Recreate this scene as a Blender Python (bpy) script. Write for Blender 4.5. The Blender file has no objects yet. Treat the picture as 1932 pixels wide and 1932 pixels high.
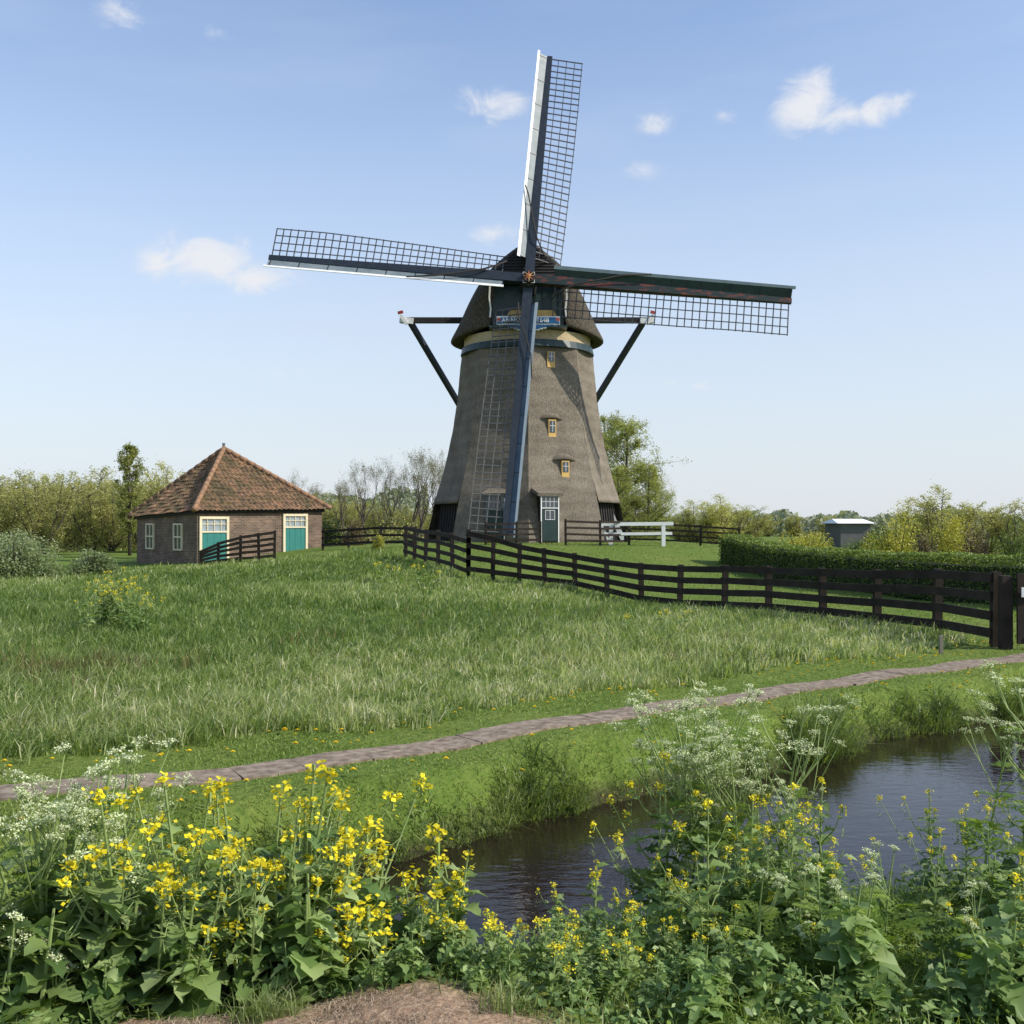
import bpy, math, random
import numpy as np
from mathutils import Vector, Matrix
random.seed(7); rng=np.random.default_rng(7)
sc=bpy.context.scene
COL=sc.collection
pi=math.pi
# ------------------------------------------------------------------ materials
def newmat(name):
    m=bpy.data.materials.new(name); m.use_nodes=True
    nt=m.node_tree; nt.nodes.clear()
    return m,nt,nt.nodes,nt.links
def ramp(N,stops):
    r=N.new('ShaderNodeValToRGB'); e=r.color_ramp.elements
    while len(e)<len(stops): e.new(0.5)
    for i,(p,c) in enumerate(stops):
        e[i].position=p; e[i].color=(c[0],c[1],c[2],1)
    return r
def pmat(name,c1,c2=None,scale=5,rough=.8,bump=0.0,stretch=(1,1,1),spec=.3,detail=6,lo=.3,hi=.7,bdist=.02):
    m,nt,N,L=newmat(name)
    if c2 is None: c2=tuple(x*.75 for x in c1)
    tc=N.new('ShaderNodeTexCoord'); mp=N.new('ShaderNodeMapping'); mp.inputs['Scale'].default_value=stretch
    L.new(tc.outputs['Object'],mp.inputs['Vector'])
    no=N.new('ShaderNodeTexNoise'); no.inputs['Scale'].default_value=scale; no.inputs['Detail'].default_value=detail
    L.new(mp.outputs[0],no.inputs['Vector'])
    r=ramp(N,[(lo,c1),(hi,c2)]); L.new(no.outputs['Fac'],r.inputs[0])
    b=N.new('ShaderNodeBsdfPrincipled'); b.inputs['Roughness'].default_value=rough
    b.inputs['Specular IOR Level'].default_value=spec
    L.new(r.outputs[0],b.inputs['Base Color'])
    if bump>0:
        bu=N.new('ShaderNodeBump'); bu.inputs['Strength'].default_value=bump; bu.inputs['Distance'].default_value=bdist
        L.new(no.outputs['Fac'],bu.inputs['Height']); L.new(bu.outputs[0],b.inputs['Normal'])
    o=N.new('ShaderNodeOutputMaterial'); L.new(b.outputs[0],o.inputs[0])
    return m
def leafmat(name,stops,transl=.35,rough=.5,spec=.3,tcol=1.3):
    m,nt,N,L=newmat(name)
    a=N.new('ShaderNodeAttribute'); a.attribute_name='tint'
    r=ramp(N,stops); L.new(a.outputs['Fac'],r.inputs[0])
    oi=N.new('ShaderNodeObjectInfo')
    hs=N.new('ShaderNodeHueSaturation'); 
    mr=N.new('ShaderNodeMapRange'); mr.inputs[3].default_value=.82; mr.inputs[4].default_value=1.2
    L.new(oi.outputs['Random'],mr.inputs[0]); L.new(mr.outputs[0],hs.inputs['Value'])
    L.new(r.outputs[0],hs.inputs['Color'])
    b=N.new('ShaderNodeBsdfPrincipled'); b.inputs['Roughness'].default_value=rough; b.inputs['Specular IOR Level'].default_value=spec
    L.new(hs.outputs[0],b.inputs['Base Color'])
    t=N.new('ShaderNodeBsdfTranslucent')
    g=N.new('ShaderNodeMix'); g.data_type='RGBA'; g.blend_type='MULTIPLY'; g.inputs[0].default_value=1
    L.new(hs.outputs[0],g.inputs[6]); g.inputs[7].default_value=(tcol*1.1,tcol*1.15,tcol*.6,1)
    L.new(g.outputs[2],t.inputs['Color'])
    mx=N.new('ShaderNodeMixShader'); mx.inputs[0].default_value=transl
    L.new(b.outputs[0],mx.inputs[1]); L.new(t.outputs[0],mx.inputs[2])
    o=N.new('ShaderNodeOutputMaterial'); L.new(mx.outputs[0],o.inputs[0])
    return m
# ------------------------------------------------------------------ mesh helpers
class MB:
    def __init__(s): s.v=[]; s.f=[]; s.m=[]; s.t=[]
    def add(s,vs,fs,mi=0,t=.5):
        o=len(s.v); s.v+= [tuple(p) for p in vs]; s.t+=[t]*len(vs)
        for f in fs: s.f.append(tuple(i+o for i in f)); s.m.append(mi)
    def box(s,c,d,mi=0,M=None):
        x,y,z=d[0]/2,d[1]/2,d[2]/2
        vs=[Vector((a*x,b*y,e*z)) for a in(-1,1) for b in(-1,1) for e in(-1,1)]
        if M is not None: vs=[M@v for v in vs]
        c=Vector(c); vs=[v+c for v in vs]
        s.add(vs,[(0,1,3,2),(4,6,7,5),(0,4,5,1),(2,3,7,6),(0,2,6,4),(1,5,7,3)],mi)
    def beam(s,p0,p1,w,h,up=(0,0,1),mi=0,w1=None,h1=None):
        p0=Vector(p0);p1=Vector(p1);d=(p1-p0).normalized();up=Vector(up)
        sd=d.cross(up)
        if sd.length<1e-4: sd=d.cross(Vector((1,0,0)))
        sd.normalize(); u=sd.cross(d).normalized()
        w1=w if w1 is None else w1; h1=h if h1 is None else h1
        vs=[]
        for p,a,b in((p0,w,h),(p1,w1,h1)):
            for q,r in((-1,-1),(1,-1),(1,1),(-1,1)): vs.append(p+sd*q*a/2+u*r*b/2)
        s.add(vs,[(3,2,1,0),(4,5,6,7),(0,1,5,4),(1,2,6,5),(2,3,7,6),(3,0,4,7)],mi)
    def tube(s,pts,rad,n=6,mi=0,cap=True,t=.5):
        pts=[Vector(p) for p in pts]; k=len(pts)
        if not hasattr(rad,'__len__'): rad=[rad]*k
        vs=[]
        for i,p in enumerate(pts):
            d=(pts[min(i+1,k-1)]-pts[max(i-1,0)]).normalized()
            a=Vector((0,0,1)) if abs(d.z)<.9 else Vector((1,0,0))
            x=d.cross(a).normalized(); y=x.cross(d)
            for j in range(n):
                q=2*pi*j/n; vs.append(p+(x*math.cos(q)+y*math.sin(q))*rad[i])
        fs=[]
        for i in range(k-1):
            for j in range(n):
                fs.append((i*n+j,i*n+(j+1)%n,(i+1)*n+(j+1)%n,(i+1)*n+j))
        if cap: fs+= [tuple(range(n))[::-1],tuple(range((k-1)*n,k*n))]
        s.add(vs,fs,mi,t)
    def mesh(s,name,mats,smooth=False):
        me=bpy.data.meshes.new(name); me.from_pydata(s.v,[],s.f)
        for m in mats: me.materials.append(m)
        me.polygons.foreach_set('material_index',s.m)
        if smooth: me.polygons.foreach_set('use_smooth',[True]*len(s.f))
        at=me.attributes.new('tint','FLOAT','POINT'); at.data.foreach_set('value',s.t)
        me.update(); return me
def npmesh(name,V,F,mats,tint=None,midx=None,smooth=False):
    V=np.ascontiguousarray(V,dtype=np.float32).reshape(-1,3); F=np.ascontiguousarray(F,dtype=np.int32)
    me=bpy.data.meshes.new(name); k=F.shape[1]
    me.vertices.add(len(V)); me.vertices.foreach_set('co',V.ravel())
    me.loops.add(F.size); me.loops.foreach_set('vertex_index',F.ravel())
    me.polygons.add(len(F)); me.polygons.foreach_set('loop_start',np.arange(0,F.size,k,dtype=np.int32))
    try: me.polygons.foreach_set('loop_total',np.full(len(F),k,dtype=np.int32))
    except Exception: pass
    for m in mats: me.materials.append(m)
    if midx is not None: me.polygons.foreach_set('material_index',np.asarray(midx,dtype=np.int32))
    me.update(calc_edges=True)
    if smooth: me.polygons.foreach_set('use_smooth',np.ones(len(F),dtype=bool))
    if tint is not None:
        at=me.attributes.new('tint','FLOAT','POINT'); at.data.foreach_set('value',np.asarray(tint,dtype=np.float32))
    return me
def ob(name,data=None,parent=None,loc=(0,0,0),rotz=0,scale=1,**props):
    o=bpy.data.objects.new(name,data); COL.objects.link(o)
    o.location=loc; o.rotation_euler=(0,0,rotz)
    o.scale=(scale,)*3 if not hasattr(scale,'__len__') else scale
    if parent: o.parent=parent
    for k,v in props.items(): o[k]=v
    return o
def copytree(root,kids,loc,rotz,scale):
    r=root.copy(); COL.objects.link(r); r.location=loc; r.rotation_euler=(0,0,rotz)
    r.scale=(scale,)*3 if not hasattr(scale,'__len__') else scale
    for c in kids:
        q=c.copy(); COL.objects.link(q); q.parent=r
    return r
def sm(t): t=np.clip(t,0,1); return t*t*(3-2*t)
# ------------------------------------------------------------------ terrain
CX,CY,MZ=0.81,56.0,1.1
def yfar(x): return 8.9+.78*x+.13*np.sin(x*1.7)+.07*np.sin(x*4.3+1)+.05*np.sin(x*9.1)+.03*np.sin(x*17)
def ynear(x): return 5.75+np.where(x<0,.5,.42)*x+.1*np.sin(x*2.1)
PX=np.array([-12,-9,-6,-3.94,-3.18,-2.08,-1.27,-.08,1.36,3.56,5.88,7.7,10,14])
PY=np.array([6.9,7.2,7.6,8.07,8.32,8.88,9.42,10.34,11.52,13.2,14.9,16.3,17.6,19.4])
def pathy(x): return np.interp(x,PX,PY)
FX=np.array([8.6,8.1,7.9,7.3,6.66,5.94,5.27,4.42,3.57,2.74,1.89,1.0,.23,-.6,-1.39])
FY=np.array([16.0,17.6,19.5,21,22.5,24.3,26,27.6,29,30.3,31.5,32.3,32.8,33.2,33.5])
FT=np.array([1.24,1.21,1.13,1.09,1.06,1.01,.96,.95,1.03,1.15,1.28,1.42,1.66,1.85])
def dirtd(x,y): return np.hypot((x+.75)/.98,(y-3.9)/.56)
def gh(x,y):
    x=np.asarray(x,float); y=np.asarray(y,float)
    r=np.hypot(1.15*(x-CX),y-CY)
    z=1.1*sm((24-r)/17)+.4*np.exp(-((x+1.5)/5)**2-((y-36)/5)**2)-.22*np.exp(-((x-4)/2.6)**2-((y-28)/3.5)**2)
    z=z+.03*np.sin(x*.9+1)*np.sin(y*.7)+.015*np.sin(x*2.3+y*1.9)
    df=y-yfar(x); dn=ynear(x)-y
    fb=sm((df+.48)/1.2); nb=sm((dn+.3)/1.3)
    mid=(yfar(x)+ynear(x))/2
    near=.12+.03*np.sin(x*5)*np.sin(y*4)+.05*np.exp(-dirtd(x,y)**2)
    far=-.85+(z+.85)*fb
    nr=-.85+(near+.85)*nb
    return np.where(y>mid,far,nr)
def g1(x,y): return float(gh(x,y))
def axis(lo,hi,step,out,neg,grow=1.11):
    a=list(np.arange(lo,hi,step)); s=step; p=a[-1]
    while p<out: s*=grow; p+=s; a.append(p)
    s=step; p=a[0]; b=[]
    while p>neg: s*=grow; p-=s; b.append(p)
    return np.array(b[::-1]+a)
xs=axis(-6,12,.11,1500,-1500); ys=axis(2.5,19,.11,2500,-30,1.06)
XX,YY=np.meshgrid(xs,ys); ZZ=gh(XX,YY)
nearm=(YY<20)&(np.abs(XX)<14)&(np.abs(YY-pathy(XX))>.5)
ZZ=ZZ+np.where(nearm,rng.normal(0,.008,ZZ.shape),0)
ZZ=ZZ+np.where(nearm&(dirtd(XX,YY)<1.3),rng.normal(0,.015,ZZ.shape),0)
nx,ny=len(xs),len(ys)
I=np.arange(nx*ny).reshape(ny,nx)
F=np.stack([I[:-1,:-1],I[:-1,1:],I[1:,1:],I[1:,:-1]],-1).reshape(-1,4)
dirt=sm((1.25-dirtd(XX,YY))/.4)
mud=sm((-.30-ZZ)/.15)
mg,nt,N,L=newmat('ground_earth_and_grass')
tc=N.new('ShaderNodeTexCoord')
def noise(scale,detail=6,vec=None,rough=.6):
    n=N.new('ShaderNodeTexNoise'); n.inputs['Scale'].default_value=scale; n.inputs['Detail'].default_value=detail; n.inputs['Roughness'].default_value=rough
    L.new(vec if vec else tc.outputs['Object'],n.inputs['Vector']); return n
n1=noise(.35); n2=noise(14,8); n3=noise(38,9,rough=.8)
ga=ramp(N,[(.3,(.085,.135,.028)),(.55,(.135,.19,.042)),(.75,(.20,.23,.07))]); L.new(n2.outputs['Fac'],ga.inputs[0])
gb=ramp(N,[(.35,(.8,.9,.7)),(.65,(1.15,1.05,1.0))]); L.new(n1.outputs['Fac'],gb.inputs[0])
mu=N.new('ShaderNodeMix'); mu.data_type='RGBA'; mu.blend_type='MULTIPLY'; mu.inputs[0].default_value=1
L.new(ga.outputs[0],mu.inputs[6]); L.new(gb.outputs[0],mu.inputs[7])
di=ramp(N,[(.3,(.12,.075,.045)),(.48,(.30,.20,.13)),(.62,(.46,.34,.23)),(.75,(.58,.46,.33))]); L.new(n3.outputs['Fac'],di.inputs[0])
mdc=ramp(N,[(.3,(.02,.016,.010)),(.7,(.075,.065,.035))]); L.new(n2.outputs['Fac'],mdc.inputs[0])
def att(nm):
    a=N.new('ShaderNodeAttribute'); a.attribute_name=nm; return a
m1=N.new('ShaderNodeMix'); m1.data_type='RGBA'; L.new(att('mud').outputs['Fac'],m1.inputs[0]); L.new(mu.outputs[2],m1.inputs[6]); L.new(mdc.outputs[0],m1.inputs[7])
m2=N.new('ShaderNodeMix'); m2.data_type='RGBA'; L.new(att('dirt').outputs['Fac'],m2.inputs[0]); L.new(m1.outputs[2],m2.inputs[6]); L.new(di.outputs[0],m2.inputs[7])
b=N.new('ShaderNodeBsdfPrincipled'); b.inputs['Roughness'].default_value=.95; b.inputs['Specular IOR Level'].default_value=.1
L.new(m2.outputs[2],b.inputs['Base Color'])
bu=N.new('ShaderNodeBump'); bu.inputs['Strength'].default_value=.9; bu.inputs['Distance'].default_value=.05
L.new(n2.outputs['Fac'],bu.inputs['Height']); L.new(bu.outputs[0],b.inputs['Normal'])
o=N.new('ShaderNodeOutputMaterial'); L.new(b.outputs[0],o.inputs[0])
me=npmesh('ground',np.stack([XX,YY,ZZ],-1),F,[mg],smooth=True)
for nm,arr in(('dirt',dirt),('mud',mud)):
    a=me.attributes.new(nm,'FLOAT','POINT'); a.data.foreach_set('value',arr.ravel().astype(np.float32))
ob('ground',me,kind='structure')
# water
mw,nt,N,L=newmat('ditch_water')
tc=N.new('ShaderNodeTexCoord')
mp=N.new('ShaderNodeMapping'); mp.inputs['Rotation'].default_value=(0,0,-.65); mp.inputs['Scale'].default_value=(1,2.2,1); L.new(tc.outputs['Object'],mp.inputs['Vector'])
n=N.new('ShaderNodeTexNoise'); n.inputs['Scale'].default_value=5; n.inputs['Detail'].default_value=4; L.new(mp.outputs[0],n.inputs['Vector'])
bu=N.new('ShaderNodeBump'); bu.inputs['Strength'].default_value=.12; bu.inputs['Distance'].default_value=.03; L.new(n.outputs['Fac'],bu.inputs['Height'])
b=N.new('ShaderNodeBsdfPrincipled'); b.inputs['Base Color'].default_value=(.016,.011,.008,1); b.inputs['Roughness'].default_value=.03; b.inputs['IOR'].default_value=1.33
L.new(bu.outputs[0],b.inputs['Normal']); o=N.new('ShaderNodeOutputMaterial'); L.new(b.outputs[0],o.inputs[0])
wx=np.linspace(-14,24,80); V=[];F=[]
for i,x in enumerate(wx):
    V+=[(x,float(ynear(x))-.6,-.5),(x,float(yfar(x))+.6,-.5)]
    if i: F.append((2*i-2,2*i,2*i+1,2*i-1))
ob('water',npmesh('water',V,F,[mw]),kind='structure')
# path
mpath=pmat('path_stone',(.15,.112,.078),(.32,.255,.19),scale=11,rough=.95,bump=.6,detail=12,lo=.35,hi=.68)
mb=MB(); x=-10.0
while x<13.5:
    Ls=random.uniform(.5,.62)
    sl=(pathy(x+.2)-pathy(x-.2))/.4; dx=Ls/math.hypot(1,sl)
    x1=x+dx; y0=float(pathy(x)); y1=float(pathy(x1))
    d=Vector((x1-x,y1-y0,0)).normalized(); nn=Vector((-d.y,d.x,0))
    m_=7; jr=[random.uniform(-.02,.02) for _ in range(2*m_+2)]; vs=[]
    dz=random.uniform(-.003,.003); g=random.uniform(.0005,.0035)
    for i in range(m_+1):
        q=i/m_; p=Vector((x,y0,0)).lerp(Vector((x1,y1,0)),q)+d*(g if i==0 else(-g if i==m_ else 0))
        for sgn,j in((-1,i),(1,m_+1+i)):
            w_=.225+jr[j]-(.01 if i in(0,m_) else 0); r_=p+nn*sgn*w_; vs.append(Vector((r_.x,r_.y,g1(p.x,p.y)+.02+dz)))
    fs=[(2*i,2*i+2,2*i+3,2*i+1) for i in range(m_)]
    k=len(vs); bot=[v-Vector((0,0,.08)) for v in vs]
    fs+=[(2*i,2*i+k,2*i+2+k,2*i+2) for i in range(m_)]+[(2*i+1,2*i+3,2*i+3+k,2*i+1+k) for i in range(m_)]+[(0,1,1+k,k),(2*m_,2*m_+k,2*m_+1+k,2*m_+1)]
    mb.add(vs+bot,fs)
    x=x1
ob('path',mb.mesh('path',[mpath]),kind='structure')
# ------------------------------------------------------------------ grass
gm_tall=leafmat('tall_grass',[(0,(.10,.16,.04)),(.35,(.19,.26,.07)),(.6,(.30,.365,.125)),(.82,(.46,.48,.25)),(1,(.62,.58,.40))],.4,.42,.4)
gm_short=leafmat('short_grass',[(0,(.10,.15,.03)),(.5,(.19,.25,.055)),(1,(.34,.36,.13))],.35,.5,.3)
gm_sorrel=leafmat('sorrel_stalks',[(0,(.16,.10,.05)),(.5,(.17,.17,.06)),(1,(.2,.26,.08))],.3)
def blades(name,x,y,h,w,lean,tint,mat,wind=(.3,-.1)):
    n=len(x); z=gh(x,y)-.02
    a=rng.uniform(0,2*pi,n); s=np.stack([np.cos(a),np.sin(a),np.zeros(n)],-1)*(w/2)[:,None]
    a2=rng.uniform(0,2*pi,n); ld=np.stack([np.cos(a2)+wind[0],np.sin(a2)+wind[1],np.zeros(n)],-1)
    B=np.stack([x,y,z],-1); up=np.array([0,0,1.])
    Mi=B+up*(h*.55)[:,None]+ld*(h*lean*.3)[:,None]
    T=B+up*(h*(1-.35*lean))[:,None]+ld*(h*lean)[:,None]
    V=np.stack([B-s,B+s,Mi-s*.8,Mi+s*.8,T],1).reshape(-1,3)
    k=np.arange(n)[:,None]*5
    F=np.concatenate([k+[0,1,3],k+[0,3,2],k+[2,3,4]],1).reshape(-1,3)
    return ob(name,npmesh(name,V,F,[mat],tint=np.repeat(tint,5)),kind='stuff')
def wedge(n,d0,d1,half=.60,pw=1.0):
    u=rng.uniform(0,1,n); d=d0*(d1/d0)**(u**pw); t=rng.uniform(-half,half,n)
    return d*t,d
def infence(x,y):
    fx=np.interp(y,np.concatenate([FY,[42,50]]),np.concatenate([FX,[-4.26,-7]]))
    return x<fx-.1
def clump(x,y,s): return .5+.25*np.sin(x*s+1.3*np.sin(y*s*.7))+.25*np.sin(y*s*1.3+1.7*np.sin(x*s*.6+2))
x,y=wedge(34000,8,48)
edge=pathy(x)+1.55+.25*np.sin(x*1.9)+rng.normal(0,.15,len(x))
k=(y>edge)&infence(x,y)&((y<46)|(x<-20)); x,y=x[k],y[k]; n0=len(x)
c=clump(x,y,.55)*.4+clump(x,y,1.9)*.3+.3*rng.uniform(0,1,n0)
th=(.09+.31*c)*rng.uniform(.6,1.35,n0)
big=sm((clump(x+3,y,.33)-.35)/.4)
tt=np.clip(.11+.32*big+.20*clump(x,y,2.3)+.12*np.exp(-((y-edge[k])/4)**2)+rng.normal(0,.21,n0),0,1)
m=11; X=np.repeat(x,m)+rng.normal(0,1,n0*m)*np.repeat(.006*y**.9,m); Y=np.repeat(y,m)+rng.normal(0,1,n0*m)*np.repeat(.006*y**.9,m)
H_=np.repeat(th,m)*rng.uniform(.55,1.2,n0*m)
ti=np.clip(np.repeat(tt,m)+rng.normal(0,.10,n0*m),0,1)
blades('meadow_grass',X,Y,H_,.006+.0007*Y,rng.uniform(.2,1.0,n0*m),ti,gm_tall,wind=(.35,-.2))
x=np.concatenate([rng.uniform(-8,-4.5,90),rng.normal(-6.0,.5,60),rng.uniform(-4,5,70)]); y=np.concatenate([rng.uniform(12.5,16,90),rng.normal(14.2,.6,60),rng.uniform(14,24,70)])
X=np.repeat(x,9)+rng.normal(0,.06,len(x)*9); Y=np.repeat(y,9)+rng.normal(0,.06,len(x)*9)
blades('sorrel_patch',X,Y,rng.uniform(.25,.42,len(X)),np.full(len(X),.015),rng.uniform(.1,.5,len(X)),rng.uniform(0,1,len(X)),gm_sorrel)
x,y=wedge(250000,6.5,20); e=pathy(x)
k=(y>yfar(x)+.0)&(y<e+2.1)&(np.abs(y-e)>.22+rng.uniform(0,.11,len(x)))&infence(x,np.minimum(y,33)); x,y=x[k],y[k]
blades('mown_grass_verge',x,y,rng.uniform(.02,.055,len(x))*(.7+.7*clump(x,y,1.6)),.005+.0006*y,rng.uniform(.3,1,len(x)),np.clip(rng.normal(.45,.2,len(x))+.35*(clump(x,y,1.1)-.5)+.25*(clump(x,y,4)-.5),0,1),gm_short)
n=700; tx=rng.uniform(-5,15,n); ty=yfar(tx)+np.abs(rng.normal(.0,.16,n)); hh=rng.uniform(.05,.20,n)*(1+.7*(tx>3.0))*(.25+1.3*clump(tx,tx*0,2.7)*clump(tx+5,tx*0,6.1)*1.6)
m=40; x=np.repeat(tx,m)+rng.normal(0,.06,n*m); y=np.repeat(ty,m)+rng.normal(0,.06,n*m)
blades('ditch_bank_grass',x,y,np.repeat(hh,m)*rng.uniform(.6,1.2,n*m),.005+.0006*y,rng.uniform(.3,1.2,n*m),np.clip(np.repeat(rng.uniform(.0,.65,n),m)+rng.normal(0,.1,n*m),0,1),gm_tall,wind=(.3,-.5))
x,y=wedge(80000,16,60); k=(~infence(x,y))&(y>pathy(x)+.4)&(np.hypot(x-CX,y-CY)>5.5); x,y=x[k],y[k]
blades('lawn_grass',x,y,rng.uniform(.03,.09,len(x)),.008+.0008*y,rng.uniform(.2,.8,len(x)),np.clip(rng.normal(.5,.2,len(x)),0,1),gm_short)
x=rng.uniform(-3.6,4.8,42000); y=rng.uniform(3.0,7.9,42000); k=(y<ynear(x)+.1)&(dirtd(x,y)>1.0+rng.uniform(-.25,.3,len(x))); x,y=x[k],y[k]
blades('near_bank_grass',x,y,rng.uniform(.04,.17,len(x)),np.full(len(x),.006),rng.uniform(.2,.9,len(x)),np.clip(rng.normal(.4,.2,len(x)),0,1),gm_tall)
x=rng.normal(-.72,.55,28000); y=rng.normal(3.95,.32,28000)
gm_dry=leafmat('dry_litter',[(0,(.16,.10,.06)),(1,(.60,.48,.34))],.1)
blades('dry_grass_litter',x,y,rng.uniform(.015,.045,28000),np.full(28000,.0028),rng.uniform(1.2,2.6,28000),rng.uniform(0,1,28000),gm_dry)
x=np.concatenate([rng.normal(-.98,.07,420),rng.normal(-.02,.05,160)]); y=np.concatenate([rng.normal(4.2,.05,420),rng.normal(4.25,.05,160)])
blades('grass_tuft',x,y,rng.uniform(.05,.19,580),np.full(580,.0045),rng.uniform(.2,1.1,580),rng.uniform(.3,.8,580),gm_tall)
# ------------------------------------------------------------------ windmill
thatch,nt,N,L=newmat('thatch')
tc=N.new('ShaderNodeTexCoord'); mp=N.new('ShaderNodeMapping'); mp.inputs['Scale'].default_value=(10,10,3.2); L.new(tc.outputs['Object'],mp.inputs['Vector'])
na=N.new('ShaderNodeTexNoise'); na.inputs['Scale'].default_value=2.4; na.inputs['Detail'].default_value=10; na.inputs['Roughness'].default_value=.8; L.new(mp.outputs[0],na.inputs['Vector'])
nb_=N.new('ShaderNodeTexNoise'); nb_.inputs['Scale'].default_value=.8; nb_.inputs['Detail'].default_value=7; L.new(tc.outputs['Object'],nb_.inputs['Vector'])
wv=N.new('ShaderNodeTexWave'); wv.bands_direction='Z'; wv.inputs['Scale'].default_value=.5; wv.inputs['Distortion'].default_value=5; wv.inputs['Detail'].default_value=5; L.new(tc.outputs['Object'],wv.inputs['Vector'])
r1=ramp(N,[(.32,(.075,.064,.05)),(.5,(.21,.183,.147)),(.68,(.37,.33,.27))]); L.new(na.outputs['Fac'],r1.inputs[0])
r2=ramp(N,[(.3,(.75,.73,.69)),(.7,(1.12,1.1,1.06))]); L.new(nb_.outputs['Fac'],r2.inputs[0])
r3=ramp(N,[(0,(.90,.90,.90)),(1,(1.04,1.04,1.04))]); L.new(wv.outputs['Fac'],r3.inputs[0])
def mult(a,b):
    q=N.new('ShaderNodeMix'); q.data_type='RGBA'; q.blend_type='MULTIPLY'; q.inputs[0].default_value=1; L.new(a,q.inputs[6]); L.new(b,q.inputs[7]); return q.outputs[2]
b=N.new('ShaderNodeBsdfPrincipled'); b.inputs['Roughness'].default_value=.95; b.inputs['Specular IOR Level'].default_value=.1
L.new(mult(mult(r1.outputs[0],r2.outputs[0]),r3.outputs[0]),b.inputs['Base Color'])
bu=N.new('ShaderNodeBump'); bu.inputs['Strength'].default_value=.8; bu.inputs['Distance'].default_value=.06; L.new(na.outputs['Fac'],bu.inputs['Height']); L.new(bu.outputs[0],b.inputs['Normal'])
o=N.new('ShaderNodeOutputMaterial'); L.new(b.outputs[0],o.inputs[0])
thatch_cap=pmat('cap_thatch',(.03,.026,.02),(.11,.09,.064),scale=2.4,rough=.95,bump=.9,stretch=(6,5,3),detail=11,bdist=.07)
dkgreen=pmat('dark_green_paint',(.012,.030,.028),(.022,.046,.042),scale=3,rough=.4,spec=.4)
dkblue=pmat('blue_black_paint',(.012,.018,.026),(.022,.03,.04),scale=4,rough=.45,spec=.45)
stockr=pmat('weathered_stock_paint',(.012,.024,.024),(.13,.035,.025),scale=1.6,rough=.55,lo=.52,hi=.60,stretch=(1,4,4))
tar=pmat('tarred_wood',(.014,.013,.012),(.036,.032,.028),scale=3,rough=.7,stretch=(6,6,.6),bump=.3)
white=pmat('white_paint',(.80,.80,.77),(.70,.70,.66),scale=3,rough=.5)
greyb=pmat('grey_board_paint',(.13,.17,.18),(.22,.25,.26),scale=2.5,rough=.5)
shadeb=pmat('shaded_board_paint',(.05,.08,.12),(.09,.12,.165),scale=2.5,rough=.5)  # grey board with shade mixed into its colour, for the bottom sail
shade_edge=pmat('shaded_edge_paint',(.34,.40,.43),(.26,.31,.34),scale=2.5,rough=.5)  # white strip coloured grey-blue as if unlit, for the right sail
ochre=pmat('ochre_paint',(.62,.40,.13),(.52,.33,.10),scale=4,rough=.55)
beige=pmat('beige_ring_wood',(.50,.40,.24),(.40,.31,.18),scale=5,rough=.6)
red=pmat('red_paint',(.50,.06,.04),(.38,.05,.035),scale=5,rough=.5)
blue=pmat('sign_blue_paint',(.02,.12,.27),(.015,.09,.22),scale=5,rough=.4)
glass=pmat('window_glass',(.03,.04,.05),(.05,.065,.08),scale=2,rough=.08,spec=.9)
sailm=pmat('sail_lattice_wood',(.04,.046,.055),(.08,.08,.085),scale=4,rough=.55)
sail_lit=pmat('sunlit_lattice_wood',(.10,.10,.10),(.16,.15,.14),scale=4,rough=.7)  # lattice wood made paler to look sunlit, for the bottom sail
rope=pmat('rope',(.03,.027,.024),(.07,.06,.05),scale=20,rough=.9)
mill=ob('windmill',None,loc=(CX,CY,MZ),category='windmill',label='octagonal thatched Dutch windmill with four lattice sails on a grass mound')
RZ=np.array([0,.6,2.25,3.4,4.75,6.1,7.5,10.1]); RR=np.array([5.38,5.26,4.87,4.53,4.2,3.93,3.73,3.48])
def R(z): return float(np.interp(z,RZ,RR))
def vtx(k,z,off=0):
    a=k*pi/4; r=R(z)+off; return Vector((r*math.sin(a),-r*math.cos(a),z))
mb=MB(); nu,nv=10,40
for k in range(8):
    zb={1:2.0,6:1.95}.get(k,-.25)
    vs=[];fs=[]
    for j in range(-1,nv+1):
        z=zb+(10.05-zb)*max(j,0)/nv
        for i in range(nu+1):
            u=i/nu; p=vtx(k,z)*(1-u)+vtx(k+1,z)*u
            nrm=Vector((math.sin((k+.5)*pi/4),-math.cos((k+.5)*pi/4),0))
            e=min(u,1-u)
            wob=.012*math.sin(z*3.1+k)+.018*math.sin(z*2.3+u*5+k*2)+.008*math.sin(z*9+u*4)+(.14*math.exp(-(z-zb)*2.2) if zb>0 else 0)
            p=p+nrm*(wob*min(1,e*5+.4))
            if j==-1: p=p-nrm*.4
            vs.append(p)
    for j in range(nv+1):
        for i in range(nu):
            a=j*(nu+1)+i; fs.append((a,a+1,a+nu+2,a+nu+1))
    mb.add(vs,fs)
ob('tower',mb.mesh('tower',[thatch],smooth=True),mill,label='grey-brown thatched tapering octagonal tower')
mb=MB()
vs=[vtx(k,0,-.5)-Vector((0,0,.3)) for k in range(8)]+[vtx(k,2.3,-.25) for k in range(8)]
mb.add(vs,[(k,(k+1)%8,8+(k+1)%8,8+k) for k in range(8)])
for k in(1,6):
    for i in range(9):
        u=(i+.5)/9; p0=(vtx(k,0,-.47)*(1-u)+vtx(k+1,0,-.47)*u); p1=(vtx(k,2.1,-.25)*(1-u)+vtx(k+1,2.1,-.25)*u)
        mb.beam(p0,p1,.05,.05)
ob('base_wall',mb.mesh('base_wall',[tar]),mill)
mb=MB()
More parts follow.
